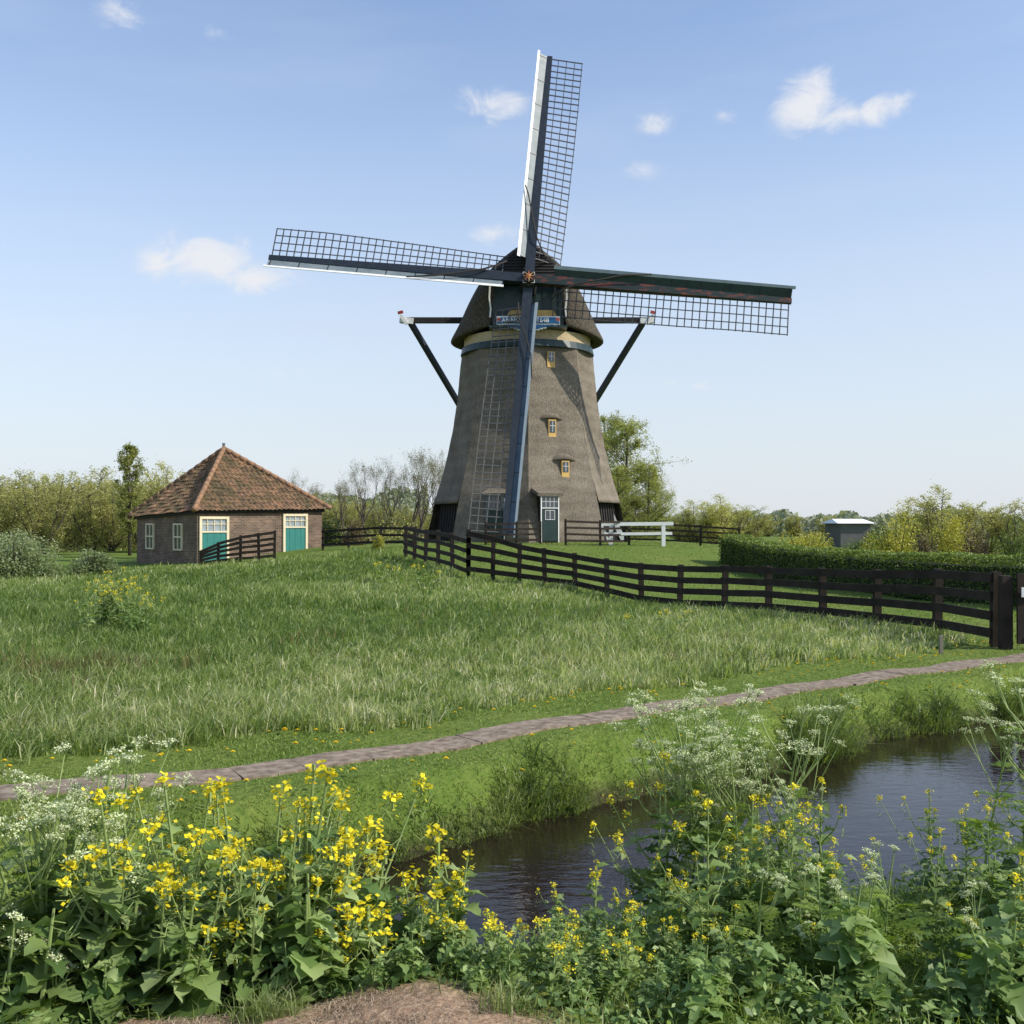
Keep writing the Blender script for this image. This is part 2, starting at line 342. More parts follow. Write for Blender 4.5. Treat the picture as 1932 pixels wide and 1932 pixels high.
a=vtx(2,0,.15); mb.beam(a+Vector((-.35,-.25,-.1)),vtx(2,1.4,.0)+Vector((-.6,-.2,0)),.10,.26)
ob('corner_post',mb.mesh('corner_post',[white]),mill)
def ring(name,z0,z1,r0,r1,mat,n=48):
    mb=MB(); vs=[]
    for (z,r) in((z0,r0-.3),(z0,r0),(z1,r1),(z1,r1-.3)):
        for i in range(n): q=2*pi*i/n; vs.append((r*math.sin(q),-r*math.cos(q),z))
    fs=[(j*n+i,j*n+(i+1)%n,(j+1)*n+(i+1)%n,(j+1)*n+i) for j in range(3) for i in range(n)]
    mb.add(vs,fs); return ob(name,mb.mesh(name,[mat]),mill)
ring('tower_top_band',9.85,10.2,3.56,3.48,dkgreen)
ring('curb_ring',10.2,10.7,3.36,3.38,beige)
cap=ob('cap',None,mill,loc=(0,0,0))
secs=[(-3.0,2.0,15.0,0),(-2.85,2.5,15.15,.12),(-2.3,3.25,15.35,.45),(-1.2,3.95,15.4,.85),(.2,4.2,15.3,1),(1.6,4.0,14.75,1),(2.8,3.3,13.8,1),(3.6,2.3,12.6,1),(4.2,.9,11.2,1)]
fA=[(0,1.02),(.08,.975),(.2,.885),(.42,.77),(.6,.62),(.72,.48),(.84,.33),(.93,.2),(.98,.1),(1,0)]
fB=[(0,.98),(.1,.93),(.25,.90),(.45,.88),(.6,.84),(.72,.70),(.84,.46),(.93,.26),(.98,.13),(1,0)]
mb=MB(); vs=[]
for (yy,W,P,t) in secs:
    rim=10.85-.38*min(1,t*1.3)
    prof=[(f,a*t+b*(1-t)) for (f,a),(_,b) in zip(fA,fB)]
    left=[(-W*w,yy,rim+(P-rim)*f) for f,w in prof]; right=[(W*w,yy,rim+(P-rim)*f) for f,w in prof[:-1]][::-1]
    vs+= [(-W*.84,yy*.9,rim+.15)]+left+right+[(W*.84,yy*.9,rim+.15)]
n=len(vs)//len(secs)
fs=[(j*n+i,j*n+i+1,(j+1)*n+i+1,(j+1)*n+i) for j in range(len(secs)-1) for i in range(n-1)]
mb.add(vs,fs)
cm=ob('cap_thatch',mb.mesh('cap_thatch',[thatch_cap],smooth=True),cap)
md=cm.modifiers.new('s','SUBSURF'); md.levels=2; md.render_levels=2
md=cm.modifiers.new('t','SOLIDIFY'); md.thickness=.18; md.offset=-1
GY=-2.95
mb=MB()
outline=[(-1.8,10.75),(1.8,10.75),(1.85,11.8),(1.8,13.1),(1.45,13.75),(1.0,14.3),(.5,14.7),(0,14.9),(-.5,14.7),(-1.0,14.3),(-1.45,13.75),(-1.8,13.1),(-1.85,11.8)]
vs=[(x,GY,z) for x,z in outline]+[(x,GY+.25,z) for x,z in outline]; n=len(outline)
mb.add(vs,[tuple(range(n))]+[(i,(i+1)%n,n+(i+1)%n,n+i) for i in range(n)])
for i in range(9): 
    x=-1.6+i*.4; mb.box((x,GY-.02,11.95),(.05,.05,2.3))
ob('storm_front',mb.mesh('storm_front',[dkgreen]),cap)
mb=MB()
zz=13.1 
while zz<14.95:
    hw=float(np.interp(zz,[13.1,13.75,14.35,14.75,14.97],[1.95,1.62,1.12,.6,.1]))
    M=Matrix.Rotation(-.35,3,'X')
    mb.box((0,GY-.12,zz),(2*hw,.06,.19),0,M); zz+=.15
ob('hood_slats',mb.mesh('hood_slats',[tar]),cap)
for sgn in(-1,1):
    mb=MB(); pts=[(sgn*1.80,GY-.3,13.2),(sgn*1.92,GY-.32,12.9),(sgn*1.95,GY-.32,12.3),(sgn*1.88,GY-.32,11.7),(sgn*1.92,GY-.32,11.3)]
    for p,q in zip(pts[:-1],pts[1:]): mb.beam(p,q,.08,.16,up=(0,1,0))
    ob('white_verge_board',mb.mesh('white_verge_board',[white]),cap)
mb=MB(); mb.box((0,GY-.33,10.76),(3.9,1.0,.1)); 
ob('front_sill',mb.mesh('front_sill',[dkgreen]),cap)
y0=GY-.66
mb=MB(); mb.add([(-1.1,y0,11.28),(1.45,y0,11.28),(1.25,y0,11.6),(-.9,y0,11.6),(-1.1,y0+.08,11.28),(1.45,y0+.08,11.28),(1.25,y0+.08,11.6),(-.9,y0+.08,11.6)],[(0,1,2,3),(4,5,1,0),(3,2,6,7),(1,5,6,2),(4,0,3,7)])
ob('ochre_board',mb.mesh('ochre_board',[ochre]),cap)
sign=ob('name_sign',None,cap,loc=(0,GY+2.7-.05,0),label='blue year sign with white letters reading ANNO 1648')
mb=MB()
mb.box((0,-3.46,11.05),(3.15,.06,.42),1)
mb.box((0,-3.50,11.05),(2.75,.04,.30),0)
for sgn in(-1,1):
    mb.box((sgn*1.47,-3.50,11.10),(.17,.04,.14),2); mb.box((sgn*1.47,-3.50,10.94),(.17,.04,.12),3)
    for i in range(6):
        x0=sgn*(.45+i*.18); dz=.28-.05*i
        mb.box((x0,-3.45,10.84-dz/2),(.185,.05,dz),1)
        if i<5: mb.box((x0,-3.485,10.84-dz/2+.03),(.19,.03,max(dz-.09,.03)),0)
ob('sign_board',mb.mesh('sign_board',[blue,white,red,blue]),sign)
for txt,x in(('ANNO',-.86),('1648',.72)):
    cu=bpy.data.curves.new('t','FONT'); cu.body=txt; cu.size=.30; cu.extrude=.008; cu.align_x='CENTER'; cu.align_y='CENTER'; cu.space_character=1.05; cu.offset=.006
    t=bpy.data.objects.new('t',cu); COL.objects.link(t); bpy.context.view_layer.update()
    me=bpy.data.meshes.new_from_object(t.evaluated_get(bpy.context.evaluated_depsgraph_get())); bpy.data.objects.remove(t)
    me.materials.clear(); me.materials.append(white)
    q=ob('lettering',me,sign,loc=(x,-3.535,11.05)); q.rotation_euler=(pi/2,0,0); q['label']='white painted '+txt
mb=MB(); mb.beam((-6.9,1.4,12.05),(6.85,1.4,12.05),.28,.3); 
ob('cross_beam',mb.mesh('cross_beam',[tar]),cap)
mb=MB(); mb.beam((-3.5,4.0,11.4),(3.5,4.0,11.4),.28,.3); ob('rear_cross_beam',mb.mesh('rear_cross_beam',[tar]),cap)
mb=MB(); mb.beam((0,2.5,12.2),(0,9.8,1.2),.4,.45); ob('tail_pole',mb.mesh('tail_pole',[tar]),cap)
for sgn in(-1,1):
    mb=MB(); mb.beam((sgn*6.35,1.4,11.9),(sgn*.3,9.3,1.9),.26,.26); ob('tail_brace',mb.mesh('tail_brace',[dkblue]),cap)
    mb=MB(); mb.beam((sgn*3.3,4.0,11.3),(sgn*.3,9.4,1.8),.22,.22); ob('tail_brace',mb.mesh('tail_brace',[dkblue]),cap)
    mb=MB(); mb.beam((sgn*6.2,1.38,11.98),(sgn*6.95,1.38,12.08),.34,.32); mb.beam((sgn*6.55,1.2,11.8),(sgn*6.9,1.2,12.3),.1,.18,mi=0)
    mb.box((sgn*6.9,1.2,12.45),(.3,.2,.13),1,Matrix.Rotation(sgn*.25,3,'Y'))
    ob('beam_end',mb.mesh('beam_end',[white,red]),cap,label='white beam end with red tip')
def facet(u,z,k,off):
    a=(k+.5)*pi/4; ap=R(z)*math.cos(pi/8)+off
    return Vector((ap*math.sin(a)+u*math.cos(a),-ap*math.cos(a)+u*math.sin(a),z)),Matrix.Rotation(a,3,'Z')
for (u,z,h) in((-.13,9.2,.8),(-.26,5.6,1.05),(.27,3.6,.9)):
    p,M=facet(u,z,0,.0); w=ob('window',None,mill,loc=p); w.rotation_euler=(0,0,pi/8)
    mb=MB(); mb.box((0,.25,0),(.42,.64,h)); ob('window_frame',mb.mesh('window_frame',[ochre]),w)
    mb=MB(); mb.box((0,-.08,h*.16),(.30,.02,h*.56)); ob('window_pane',mb.mesh('window_pane',[glass]),w)
    mb=MB(); mb.box((0,-.095,h*.16),(.02,.02,h*.5)); mb.box((0,-.1,h*.2),(.30,.02,.02)); ob('glazing_bar',mb.mesh('glazing_bar',[white]),w)
    if z<9:
        mb=MB(); vs=[]
        for i in range(9):
            q=-1+i/4; zz=h/2+.10-.05*q*q
            vs+=[(q*.6,.25,zz+.35-.12*q*q),(q*.6,-.14+.2*q*q,zz),(q*.6,.1,zz-.07)]
        fs=[]
        for i in range(8):
            a=i*3; fs+=[(a,a+3,a+4,a+1),(a+1,a+4,a+5,a+2)]
        mb.add(vs,fs); ob('thatch_eyebrow',mb.mesh('thatch_eyebrow',[thatch],smooth=True),w)
teal=pmat('teal_door_paint',(.03,.17,.15),(.04,.21,.18),scale=4,rough=.5)
for (u,k,rz,lab) in((-1.0,0,pi/8,'dark green door with glazed fanlight and white frame'),(.35,7,-pi/8,'dark plank door with white frame')):
    p,M=facet(u,0.3,k,.0); p.z=0.02; w=ob('door',None,mill,loc=p,label=lab); w.rotation_euler=(0,0,rz)
    mb=MB(); mb.box((0,.3,1.15),(.86,.9,2.3),0)
    mb.box((0,-.165,.85),(.76,.03,1.55),1)
    ob('door_leaf',mb.mesh('door_leaf',[tar,dkgreen]),w)
    mb=MB()
    mb.box((-.46,-.17,1.15),(.05,.08,2.3));mb.box((.46,-.17,1.15),(.05,.08,2.3));mb.box((0,-.17,2.3),(1.0,.1,.07));mb.box((0,-.19,1.66),(.86,.05,.04))
    for i in range(1,4): mb.box((-.43+.86*i/4,-.185,1.97),(.018,.03,.6))
    mb.box((0,-.185,1.97),(.86,.03,.018))
    if k==0:
        mb.box((0,-.2,1.1),(.5,.02,.02));mb.box((0,-.2,1.55),(.5,.02,.02));mb.box((-.25,-.2,1.32),(.02,.02,.45));mb.box((.25,-.2,1.32),(.02,.02,.45));mb.box((0,-.2,1.32),(.02,.02,.45))
    ob('door_frame',mb.mesh('door_frame',[white if k==0 else greyb]),w)
    mb=MB(); mb.box((0,-.168,1.97),(.84,.02,.58)); 
    if k==0: mb.box((0,-.187,1.32),(.5,.02,.45))
    ob('fanlight',mb.mesh('fanlight',[glass]),w)
    mb=MB(); mb.box((0,.15,2.45),(1.35,.95,.16),0,Matrix.Rotation(.3,3,'X')); ob('thatch_lintel',mb.mesh('thatch_lintel',[thatch]),w)
# sails
T=math.radians(13.5); PH=math.radians(5.2)
hub=Vector((0.02,-3.95,13.0)); nv3=Vector((0,-math.cos(T),math.sin(T))); uv=Vector((0,math.sin(T),math.cos(T))); rv=Vector((1,0,0))
hb=ob('hub',None,mill,loc=hub)
mb=MB(); mb.tube([-nv3*1.6,nv3*.30],[.42,.42],8); mb.tube([nv3*.30,nv3*.5],[.36,.30],8)
ob('windshaft_head',mb.mesh('windshaft_head',[tar]),hb)
def pl(a,b,c): return rv*a+uv*b+nv3*c
vs=[pl(0,0,.56)];k=16
for i in range(k):
    q=2*pi*i/k; r=.32 if i%2==0 else .09; vs.append(pl(r*math.sin(q),r*math.cos(q),.52))
mb=MB()
for i in range(k): mb.add([vs[0],vs[1+i],vs[1+(i+1)%k]],[(0,2,1)],(i//2)%2 if i%2 else ((i+1)//2)%2)
ob('star_emblem',mb.mesh('star_emblem',[red,ochre]),hb,label='red and yellow eight-pointed painted star')
mb=MB()
for i in range(4):
    q=pi/4+i*pi/2; q2=q+pi/2
    mb.beam(pl(.4*math.sin(q),.4*math.cos(q),.36),pl(.4*math.sin(q2),.4*math.cos(q2),.36),.02,.02)
ob('hub_trim',mb.mesh('hub_trim',[white]),hb)
RL=13.0
for k in range(4):
    th=PH+k*pi/2
    A=uv*math.cos(th)+rv*math.sin(th); W=rv*math.cos(th)-uv*math.sin(th)
    off=nv3*(.12 if k%2 else -.14)
    def P(s,w,n=0): return A*s+W*w+nv3*n+off
    s_=ob('sail',None,mill,loc=hub)
    mb=MB(); mb.beam(P(-.2,0),P(RL,0),.48,.42,up=nv3,w1=.26,h1=.2)
    ob('stock',mb.mesh('stock',[stockr if k==1 else dkblue]),s_)
    mb=MB(); st=[1.35+.36*i for i in range(33) if 1.35+.36*i<RL-.05]
    def tw(s): return math.radians(27-21*min(1,(s-1.3)/9))
    def Lp(s,w): t=tw(s); wd=1.68+.05*s/13; return P(s,w*wd*math.cos(t),-w*wd*math.sin(t)+.02)
    for s in st: 
        j=random.uniform(-.02,.02); mb.beam(Lp(s,0),Lp(s+j,1.02+random.uniform(-.015,.015)),.05,.045,up=nv3)
    for w in(.27,.52,.77,1.0):
        for a,b in zip(st[:-1],st[1:]): mb.beam(Lp(a,w),Lp(b,w),.04,.04,up=nv3)
    ob('lattice',mb.mesh('lattice',[sail_lit if k==2 else sailm]),s_)
    bet=math.radians(30); wA=.36 if k==2 else .50
    def Bp(s,w): return P(s,-.1-w*math.cos(bet),.05+w*math.sin(bet))
    mb=MB(); e=1.25
    while e<RL-.1:
        e2=min(e+1.45,RL-.02)
        vs=[Bp(e+.006,0),Bp(e2-.006,0),Bp(e2-.006,wA),Bp(e+.006,wA)]; back=[v-nv3*.03 for v in vs]
        mb.add(vs+back,[(3,2,1,0),(4,5,6,7),(0,1,5,4),(1,2,6,5),(2,3,7,6),(3,0,4,7)])
        mb.beam(Bp(e,.0)+nv3*.012,Bp(e,wA)+nv3*.012,.035,.02,up=nv3,mi=1)
        e+=1.45
    ob('leading_board',mb.mesh('leading_board',[{1:dkgreen,2:shadeb}.get(k,greyb),dkblue]),s_)
    mb=MB(); vs=[Bp(1.2,wA+.005),Bp(RL+.12,wA+.005),Bp(RL+.12,wA+.14),Bp(1.2,wA+.18)]; back=[v-nv3*.05 for v in vs]
    mb.add(vs+back,[(3,2,1,0),(4,5,6,7),(0,1,5,4),(1,2,6,5),(2,3,7,6),(3,0,4,7)])
    ob('edge_strip',mb.mesh('edge_strip',[shade_edge if k==1 else white]),s_)
    mb=MB(); pts=[]
    cps=[(6.0 if k%2 else 5.1,-.62,.45),(4.6,-.42,.42),(3.4,-.1,.36),(2.3,.2,.34),(1.5,.62,.2),(1.2,.95,-.1)]
    if k!=2: 
        for c in cps: pts.append(P(*c))
        mb.tube(pts,.035,5); mb.tube([p+Vector((0,0,.05*math.sin(i*1.4))) for i,p in enumerate(pts)],.025,5)
    else:
        pts=[P(s,w,.35) for s,w in((5.2,-.6),(4,-.45),(3,-.1),(2.2,.3),(1.3,.4))]; mb.tube(pts,.03,5)
    ob('furled_rope',mb.mesh('furled_rope',[rope],smooth=True),s_)
# ------------------------------------------------------------------ shed
brick,nt,N,L=newmat('brown_brick')
tc=N.new('ShaderNodeTexCoord'); sx=N.new('ShaderNodeSeparateXYZ'); L.new(tc.outputs['Object'],sx.inputs[0])
ad=N.new('ShaderNodeMath'); L.new(sx.outputs[0],ad.inputs[0]); L.new(sx.outputs[1],ad.inputs[1])
cb=N.new('ShaderNodeCombineXYZ'); L.new(ad.outputs[0],cb.inputs[0]); L.new(sx.outputs[2],cb.inputs[1])
bt=N.new('ShaderNodeTexBrick'); bt.inputs['Scale'].default_value=1; bt.inputs['Brick Width'].default_value=.24; bt.inputs['Row Height'].default_value=.075; bt.inputs['Mortar Size'].default_value=.009
bt.inputs['Color1'].default_value=(.10,.062,.042,1); bt.inputs['Color2'].default_value=(.22,.14,.095,1); bt.inputs['Mortar'].default_value=(.25,.22,.18,1); bt.inputs['Bias'].default_value=-.1
L.new(cb.outputs[0],bt.inputs['Vector'])
nn=N.new('ShaderNodeTexNoise'); nn.inputs['Scale'].default_value=1.3; nn.inputs['Detail'].default_value=6; L.new(tc.outputs['Object'],nn.inputs['Vector'])
rr=ramp(N,[(.3,(.6,.6,.58)),(.7,(1.15,1.1,1.04))]); L.new(nn.outputs['Fac'],rr.inputs[0])
b=N.new('ShaderNodeBsdfPrincipled'); b.inputs['Roughness'].default_value=.9
L.new(mult(bt.outputs['Color'],rr.outputs[0]),b.inputs['Base Color'])
o=N.new('ShaderNodeOutputMaterial'); L.new(b.outputs[0],o.inputs[0])
tile,nt,N,L=newmat('clay_roof_tile')
tc=N.new('ShaderNodeTexCoord')
na=N.new('ShaderNodeTexNoise'); na.inputs['Scale'].default_value=1.3; na.inputs['Detail'].default_value=9; L.new(tc.outputs['Object'],na.inputs['Vector'])
nb_=N.new('ShaderNodeTexNoise'); nb_.inputs['Scale'].default_value=4; nb_.inputs['Detail'].default_value=6; nb_.inputs['Roughness'].default_value=.85; L.new(tc.outputs['Object'],nb_.inputs['Vector'])
r1=ramp(N,[(.34,(.055,.046,.034)),(.46,(.15,.098,.06)),(.57,(.28,.165,.088)),(.68,(.46,.29,.165))]); L.new(nb_.outputs['Fac'],r1.inputs[0])
r2=ramp(N,[(.38,(.5,.6,.48)),(.62,(1.1,1.03,1.0))]); L.new(na.outputs['Fac'],r2.inputs[0])
b=N.new('ShaderNodeBsdfPrincipled'); b.inputs['Roughness'].default_value=.9
L.new(mult(r1.outputs[0],r2.outputs[0]),b.inputs['Base Color']); o=N.new('ShaderNodeOutputMaterial'); L.new(b.outputs[0],o.inputs[0])
ridge=pmat('ridge_tile',(.36,.20,.11),(.20,.13,.085),scale=6,rough=.85)
cream=pmat('cream_paint',(.72,.64,.44),(.64,.56,.38),scale=3,rough=.6)
S=6.65; SZ=.1
shed=ob('brick_shed',None,loc=(-14.4,48,SZ),rotz=math.radians(42.6),category='shed',label='square brown brick shed with hipped clay tile roof and teal doors')
hz={(0,0):2.55,(1,0):2.68,(1,1):2.5,(0,1):2.3}
mb=MB(); cs=[(0,0),(1,0),(1,1),(0,1)]
vs=[(a*S,b_*S,-.3) for a,b_ in cs]+[(a*S,b_*S,hz[(a,b_)]+.1) for a,b_ in cs]
mb.add(vs,[(0,1,5,4),(1,2,6,5),(2,3,7,6),(3,0,4,7)])
ob('wall',mb.mesh('wall',[brick]),shed)
apex=Vector((S/2-.25,S/2+.1,5.62)); OV=.32
def ec(a,b_): 
    return Vector((a*S+(OV if a else -OV),b_*S+(OV if b_ else -OV),hz[(a,b_)]-.05))
mb=MB()
for i in range(4):
    A_=ec(*cs[i]); B_=ec(*cs[(i+1)%4]); el=(B_-A_).length; nr=17; nc=int(el/.06)
    nrm=(B_-A_).cross(apex-A_).normalized()
    vs=[];fs=[];rows=[]
    for j in range(nr):
        for e in(0,.97):
            rows.append((j+e)/nr)
    for v in rows:
        fr=(v*nr)%1; lift=.045*(1-fr)
        Lf=A_.lerp(apex,v); Rt=B_.lerp(apex,v)
        ta=(Lf-A_).dot((B_-A_).normalized()); tb=(Rt-A_).dot((B_-A_).normalized())
        for c_ in range(nc+1):
            tt=min(max(el*c_/nc,ta),tb); q=(tt-ta)/max(tb-ta,1e-5)
            sag=-.08*math.sin(v*pi)*math.sin(q*pi)
            p=Lf.lerp(Rt,q)+nrm*(lift+.035*math.sin(2*pi*tt/.24)+sag+.015*math.sin(tt*3+v*9)+.01*math.sin(int(tt/.24)*7.3+int(v*nr)*3.1))
            vs.append(p)
    for j in range(len(rows)-1):
        for c_ in range(nc): a=j*(nc+1)+c_; fs.append((a,a+1,a+nc+2,a+nc+1))
    mb.add(vs,fs)
rf=ob('roof',mb.mesh('roof',[tile],smooth=False),shed)
for i in range(4):
    mb=MB(); A_=ec(*cs[i])+Vector((0,0,.06)); n_=14
    for j in range(n_):
        p=A_.lerp(apex+Vector((0,0,.08)),j/n_); q=A_.lerp(apex+Vector((0,0,.08)),(j+1.08)/n_)
        mb.tube([p,q],[.14,.105],7)
    ob('ridge_tiles',mb.mesh('ridge_tiles',[ridge],smooth=True),rf)
mb=MB(); mb.tube([apex,apex+Vector((0,0,.14)),apex+Vector((0,0,.3))],[.14,.08,.07],8); mb.tube([apex+Vector((0,0,.3)),apex+Vector((0,0,.34))],[.09,.08],8)
ob('finial',mb.mesh('finial',[pmat('grey_finial',(.2,.19,.18),(.12,.11,.1))]),rf)
mb=MB(); 
for i in range(4):
    a=Vector((cs[i][0]*S,cs[i][1]*S,hz[cs[i]]+.0)); c=Vector((cs[(i+1)%4][0]*S,cs[(i+1)%4][1]*S,hz[cs[(i+1)%4]]))
    cen=Vector((S/2,S/2,2.5)); a=a+(a-cen).normalized()*.1; c=c+(c-cen).normalized()*.1
    mb.beam(a-Vector((0,0,.1)),c-Vector((0,0,.1)),.1,.14)
ob('eaves_board',mb.mesh('eaves_board',[tar]),shed)
glassl=pmat('pale_window_glass',(.35,.4,.42),(.2,.24,.26),scale=3,rough=.2,spec=.8)
def sdoor(x,z0,w,h,z1g):
    d=ob('door',None,shed,loc=(x,0,z0),label='teal plank door with cream frame and glazed top')
    mb=MB(); mb.box((0,-.01,(h-z1g)/2),(w-.1,.06,h-z1g)); 
    for i in range(1,4): mb.box((-w/2+w*i/4,-.045,(h-z1g)/2),(.015,.012,h-z1g-.1))
    ob('door_leaf',mb.mesh('door_leaf',[teal]),d)
    mb=MB(); 
    for s in(-1,1): mb.box((s*w/2,-.03,h/2),(.12,.12,h))
    mb.box((0,-.03,h),(w+.12,.125,.12)); mb.box((0,-.035,h-z1g),(w-.1,.1,.07)); mb.box((0,-.03,h-z1g/2+.03),(w-.1,.05,.035))
    for i in range(1,4): mb.box((-w/2+w*i/4,-.03,h-z1g/2+.03),(.03,.055,z1g-.06))
    ob('door_frame',mb.mesh('door_frame',[cream]),d)
    mb=MB(); mb.box((0,-.0,h-z1g/2),(w-.1,.03,z1g)); ob('door_glass',mb.mesh('door_glass',[glassl]),d)
sdoor(.82,-.05,1.35,2.25,.65); sdoor(5.1,.05,1.25,2.3,.6)
for yy in(1.9,5.0):
    w=ob('window',None,shed,loc=(0,yy,.95),label='white framed small window')
    mb=MB()
    for s in(-1,1): mb.box((-.03,s*.42,.35),(.1,.09,1.2))
    for z in(-.25,.35,.95): mb.box((-.035,0,z),(.1,.9,.07))
    mb.box((-.03,0,.35),(.08,.05,1.2)); ob('window_frame',mb.mesh('window_frame',[cream]),w)
    mb=MB(); mb.box((.0,0,.35),(.05,.8,1.15)); ob('window_pane',mb.mesh('window_pane',[glass]),w)
# ------------------------------------------------------------------ fences
fwood=pmat('dark_fence_wood',(.018,.013,.010),(.042,.032,.024),scale=3,rough=.8,bump=.3,detail=8,spec=.2)
def fence(pts,h,rails,mat,label,pw=.12,rh=.11,name='fence',hs=None):
    p0=pts[0]; zg=[g1(*p) for p in pts]
    root=ob(name,None,loc=(p0[0],p0[1],zg[0]),category='fence',label=label)
    loc=[Vector((p[0]-p0[0],p[1]-p0[1],zg[i]-zg[0])) for i,p in enumerate(pts)]
    for i,l in enumerate(loc):
        mb=MB(); hh=h if hs is None else hs[i]
        mb.box((0,0,hh/2-.15),(pw,pw,hh+.35),0,Matrix.Rotation(random.uniform(-.03,.03),3,'Y'))
        ob('post',mb.mesh('post',[mat]),root,loc=l)
    for r in range(rails):
        mb=MB()
        for i,(a,b_) in enumerate(zip(loc[:-1],loc[1:])):
            ha=h if hs is None else hs[i]; hb_=h if hs is None else hs[i+1]
            d=(b_-a).normalized(); nn=Vector((d.y,-d.x,0)).normalized()*(pw/2+.02+.004*(i%2)); 
            if (Vector((p0[0],p0[1],0))+a+nn).length>(Vector((p0[0],p0[1],0))+a-nn).length: nn=-nn
            f=(r+.8)/rails
            mb.beam(a+nn-d*.03+Vector((0,0,ha*f-.02+random.uniform(-.015,.015))),b_+nn+d*.03+Vector((0,0,hb_*f-.02+random.uniform(-.015,.015))),.035,rh)
        ob('rail',mb.mesh('rail',[mat]),root)
    return root
fp=[(float(a),float(b_)) for a,b_ in zip(FX[1:],FY[1:])]
fence(fp,1.22,4,fwood,'long dark wooden post and rail fence crossing the meadow',pw=.14,rh=.155,hs=[max(1.02,FT[i]-g1(*p)) for i,p in enumerate(fp)])
fence([(-1.39,33.5),(-2.0,35.2),(-2.6,37),(-3.2,39),(-3.8,41),(-4.3,42.5)],1.25,4,fwood,'dark wooden rail fence beside the mill mound',pw=.14,rh=.14)
fence([(-4.3,47),(-6,48),(-7.6,48.8),(-8.9,49.4)],.95,3,fwood,'low dark rail fence between shed and mill',pw=.1,rh=.11)
fence([(-1.2,47.6),(.2,47.8),(1.3,48)],1.0,4,fwood,'small dark gate fence before the mill',pw=.1,rh=.09)
fence([(2.4,47),(4.0,47.6),(5.4,48.5)],1.15,4,fwood,'dark rail fence beside the mill door',pw=.1,rh=.1)
fence([(5.6,52),(7.4,51.6),(9.2,51.2),(11,50.8)],1.0,4,fwood,'dark rail fence behind the white railing',pw=.1,rh=.09)
fence([(-13.7,46.2),(-12.9,46.1),(-11.9,46),(-11.1,46),(-10.4,46)],1.2,5,fwood,'dark wooden rail fence in front of the shed',pw=.1,rh=.12,hs=[.6,.9,1.15,1.22,1.25])
gx,gy=8.15,17.35; root=ob('gate',None,loc=(gx,gy,g1(gx,gy)),category='gate',label='dark wooden field gate with heavy posts')
mb=MB(); mb.box((0,0,.51),(.17,.17,1.4)); ob('gate_post',mb.mesh('gate_post',[fwood]),root)
mb=MB(); 
for i in range(5): mb.beam((.14,-.1,.2+i*.24),(2.3,-.75,.2+i*.24),.04,.14)
mb.beam((.2,-.13,.1),(.2,-.13,1.25),.05,.14); mb.beam((2.2,-.72,.1),(2.2,-.72,1.25),.05,.14); mb.beam((.3,-.17,.2),(2.2,-.76,1.15),.04,.1)
ob('gate_leaf',mb.mesh('gate_leaf',[fwood]),root)
mb=MB(); mb.box((.27,-.2,.95),(.2,.02,.16)); ob('gate_sign',mb.mesh('gate_sign',[white]),root,label='small white plate on the gate')
mb=MB(); mb.box((0,0,.08),(.05,.05,.4)); mb.box((0,0,.29),(.055,.055,.02))
ob('marker_post',mb.mesh('marker_post',[pmat('weathered_wood',(.25,.22,.18),(.15,.13,.1))]),None,loc=(6.9,16.9,g1(6.9,16.9)),category='post',label='short weathered stake at the fence')
br=ob('footbridge',None,loc=(5.3,48.2,.75),category='bridge',label='small footbridge with white painted railing')
mb=MB()
for x in(-.75,1.65): mb.box((x,0,.72),(.17,.17,1.1))
mb.beam((-1.25,-.02,1.25),(2.1,-.02,1.28),.14,.16); mb.beam((-1.0,-.03,.80),(2.05,-.03,.83),.09,.13); mb.beam((-1.2,-.06,1.2),(-.78,-.06,.3),.09,.11)
ob('railing',mb.mesh('railing',[white]),br)
mb=MB(); mb.box((.35,.75,.12),(4.0,1.8,.16),0); mb.box((-1.4,.75,-.15),(.3,1.7,.5),0); mb.box((2.1,.75,-.15),(.3,1.7,.5),0); mb.box((.35,.75,-.1),(3.3,1.2,.3),0)
ob('deck',mb.mesh('deck',[pmat('dark_brick_deck',(.05,.035,.028),(.10,.075,.06),scale=8)]),br)
fb_=ob('farm_building',None,loc=(26.2,80,.25),category='building',label='low dark farm building with pale shallow roof')
mb=MB(); mb.box((0,2,.85),(2.3,4,1.9)); ob('wall',mb.mesh('wall',[pmat('grey_wall',(.10,.10,.10),(.14,.14,.135))]),fb_)
mb=MB(); mb.add([(-1.45,-.3,1.75),(1.45,-.3,1.75),(1.2,2,2.1),(-1.2,2,2.1),(1.45,4.3,1.75),(-1.45,4.3,1.75)],[(0,1,2,3),(3,2,4,5),(1,4,2),(0,3,5),(0,5,4,1)]); ob('roof',mb.mesh('roof',[pmat('bright_white_roof',(.9,.9,.9),(.85,.85,.85))]),fb_)
gh_=ob('greenhouse',None,loc=(76,270,0),category='greenhouse',label='long low pale glass greenhouse far across the fields')
mb=MB(); 
for i in range(5):
    x=-9+i*3.6; mb.add([(x,0,0),(x+3.6,0,0),(x+3.6,0,1.9),(x+1.8,0,2.5),(x,0,1.9),(x,8,0),(x+3.6,8,0),(x+3.6,8,1.9),(x+1.8,8,2.5),(x,8,1.9)],[(0,1,2,3,4),(4,3,8,9),(3,2,7,8),(9,8,7,6,5)])
ob('glass_shell',mb.mesh('glass_shell',[pmat('greenhouse_glass',(.45,.5,.52),(.35,.4,.42),rough=.3)]),gh_)
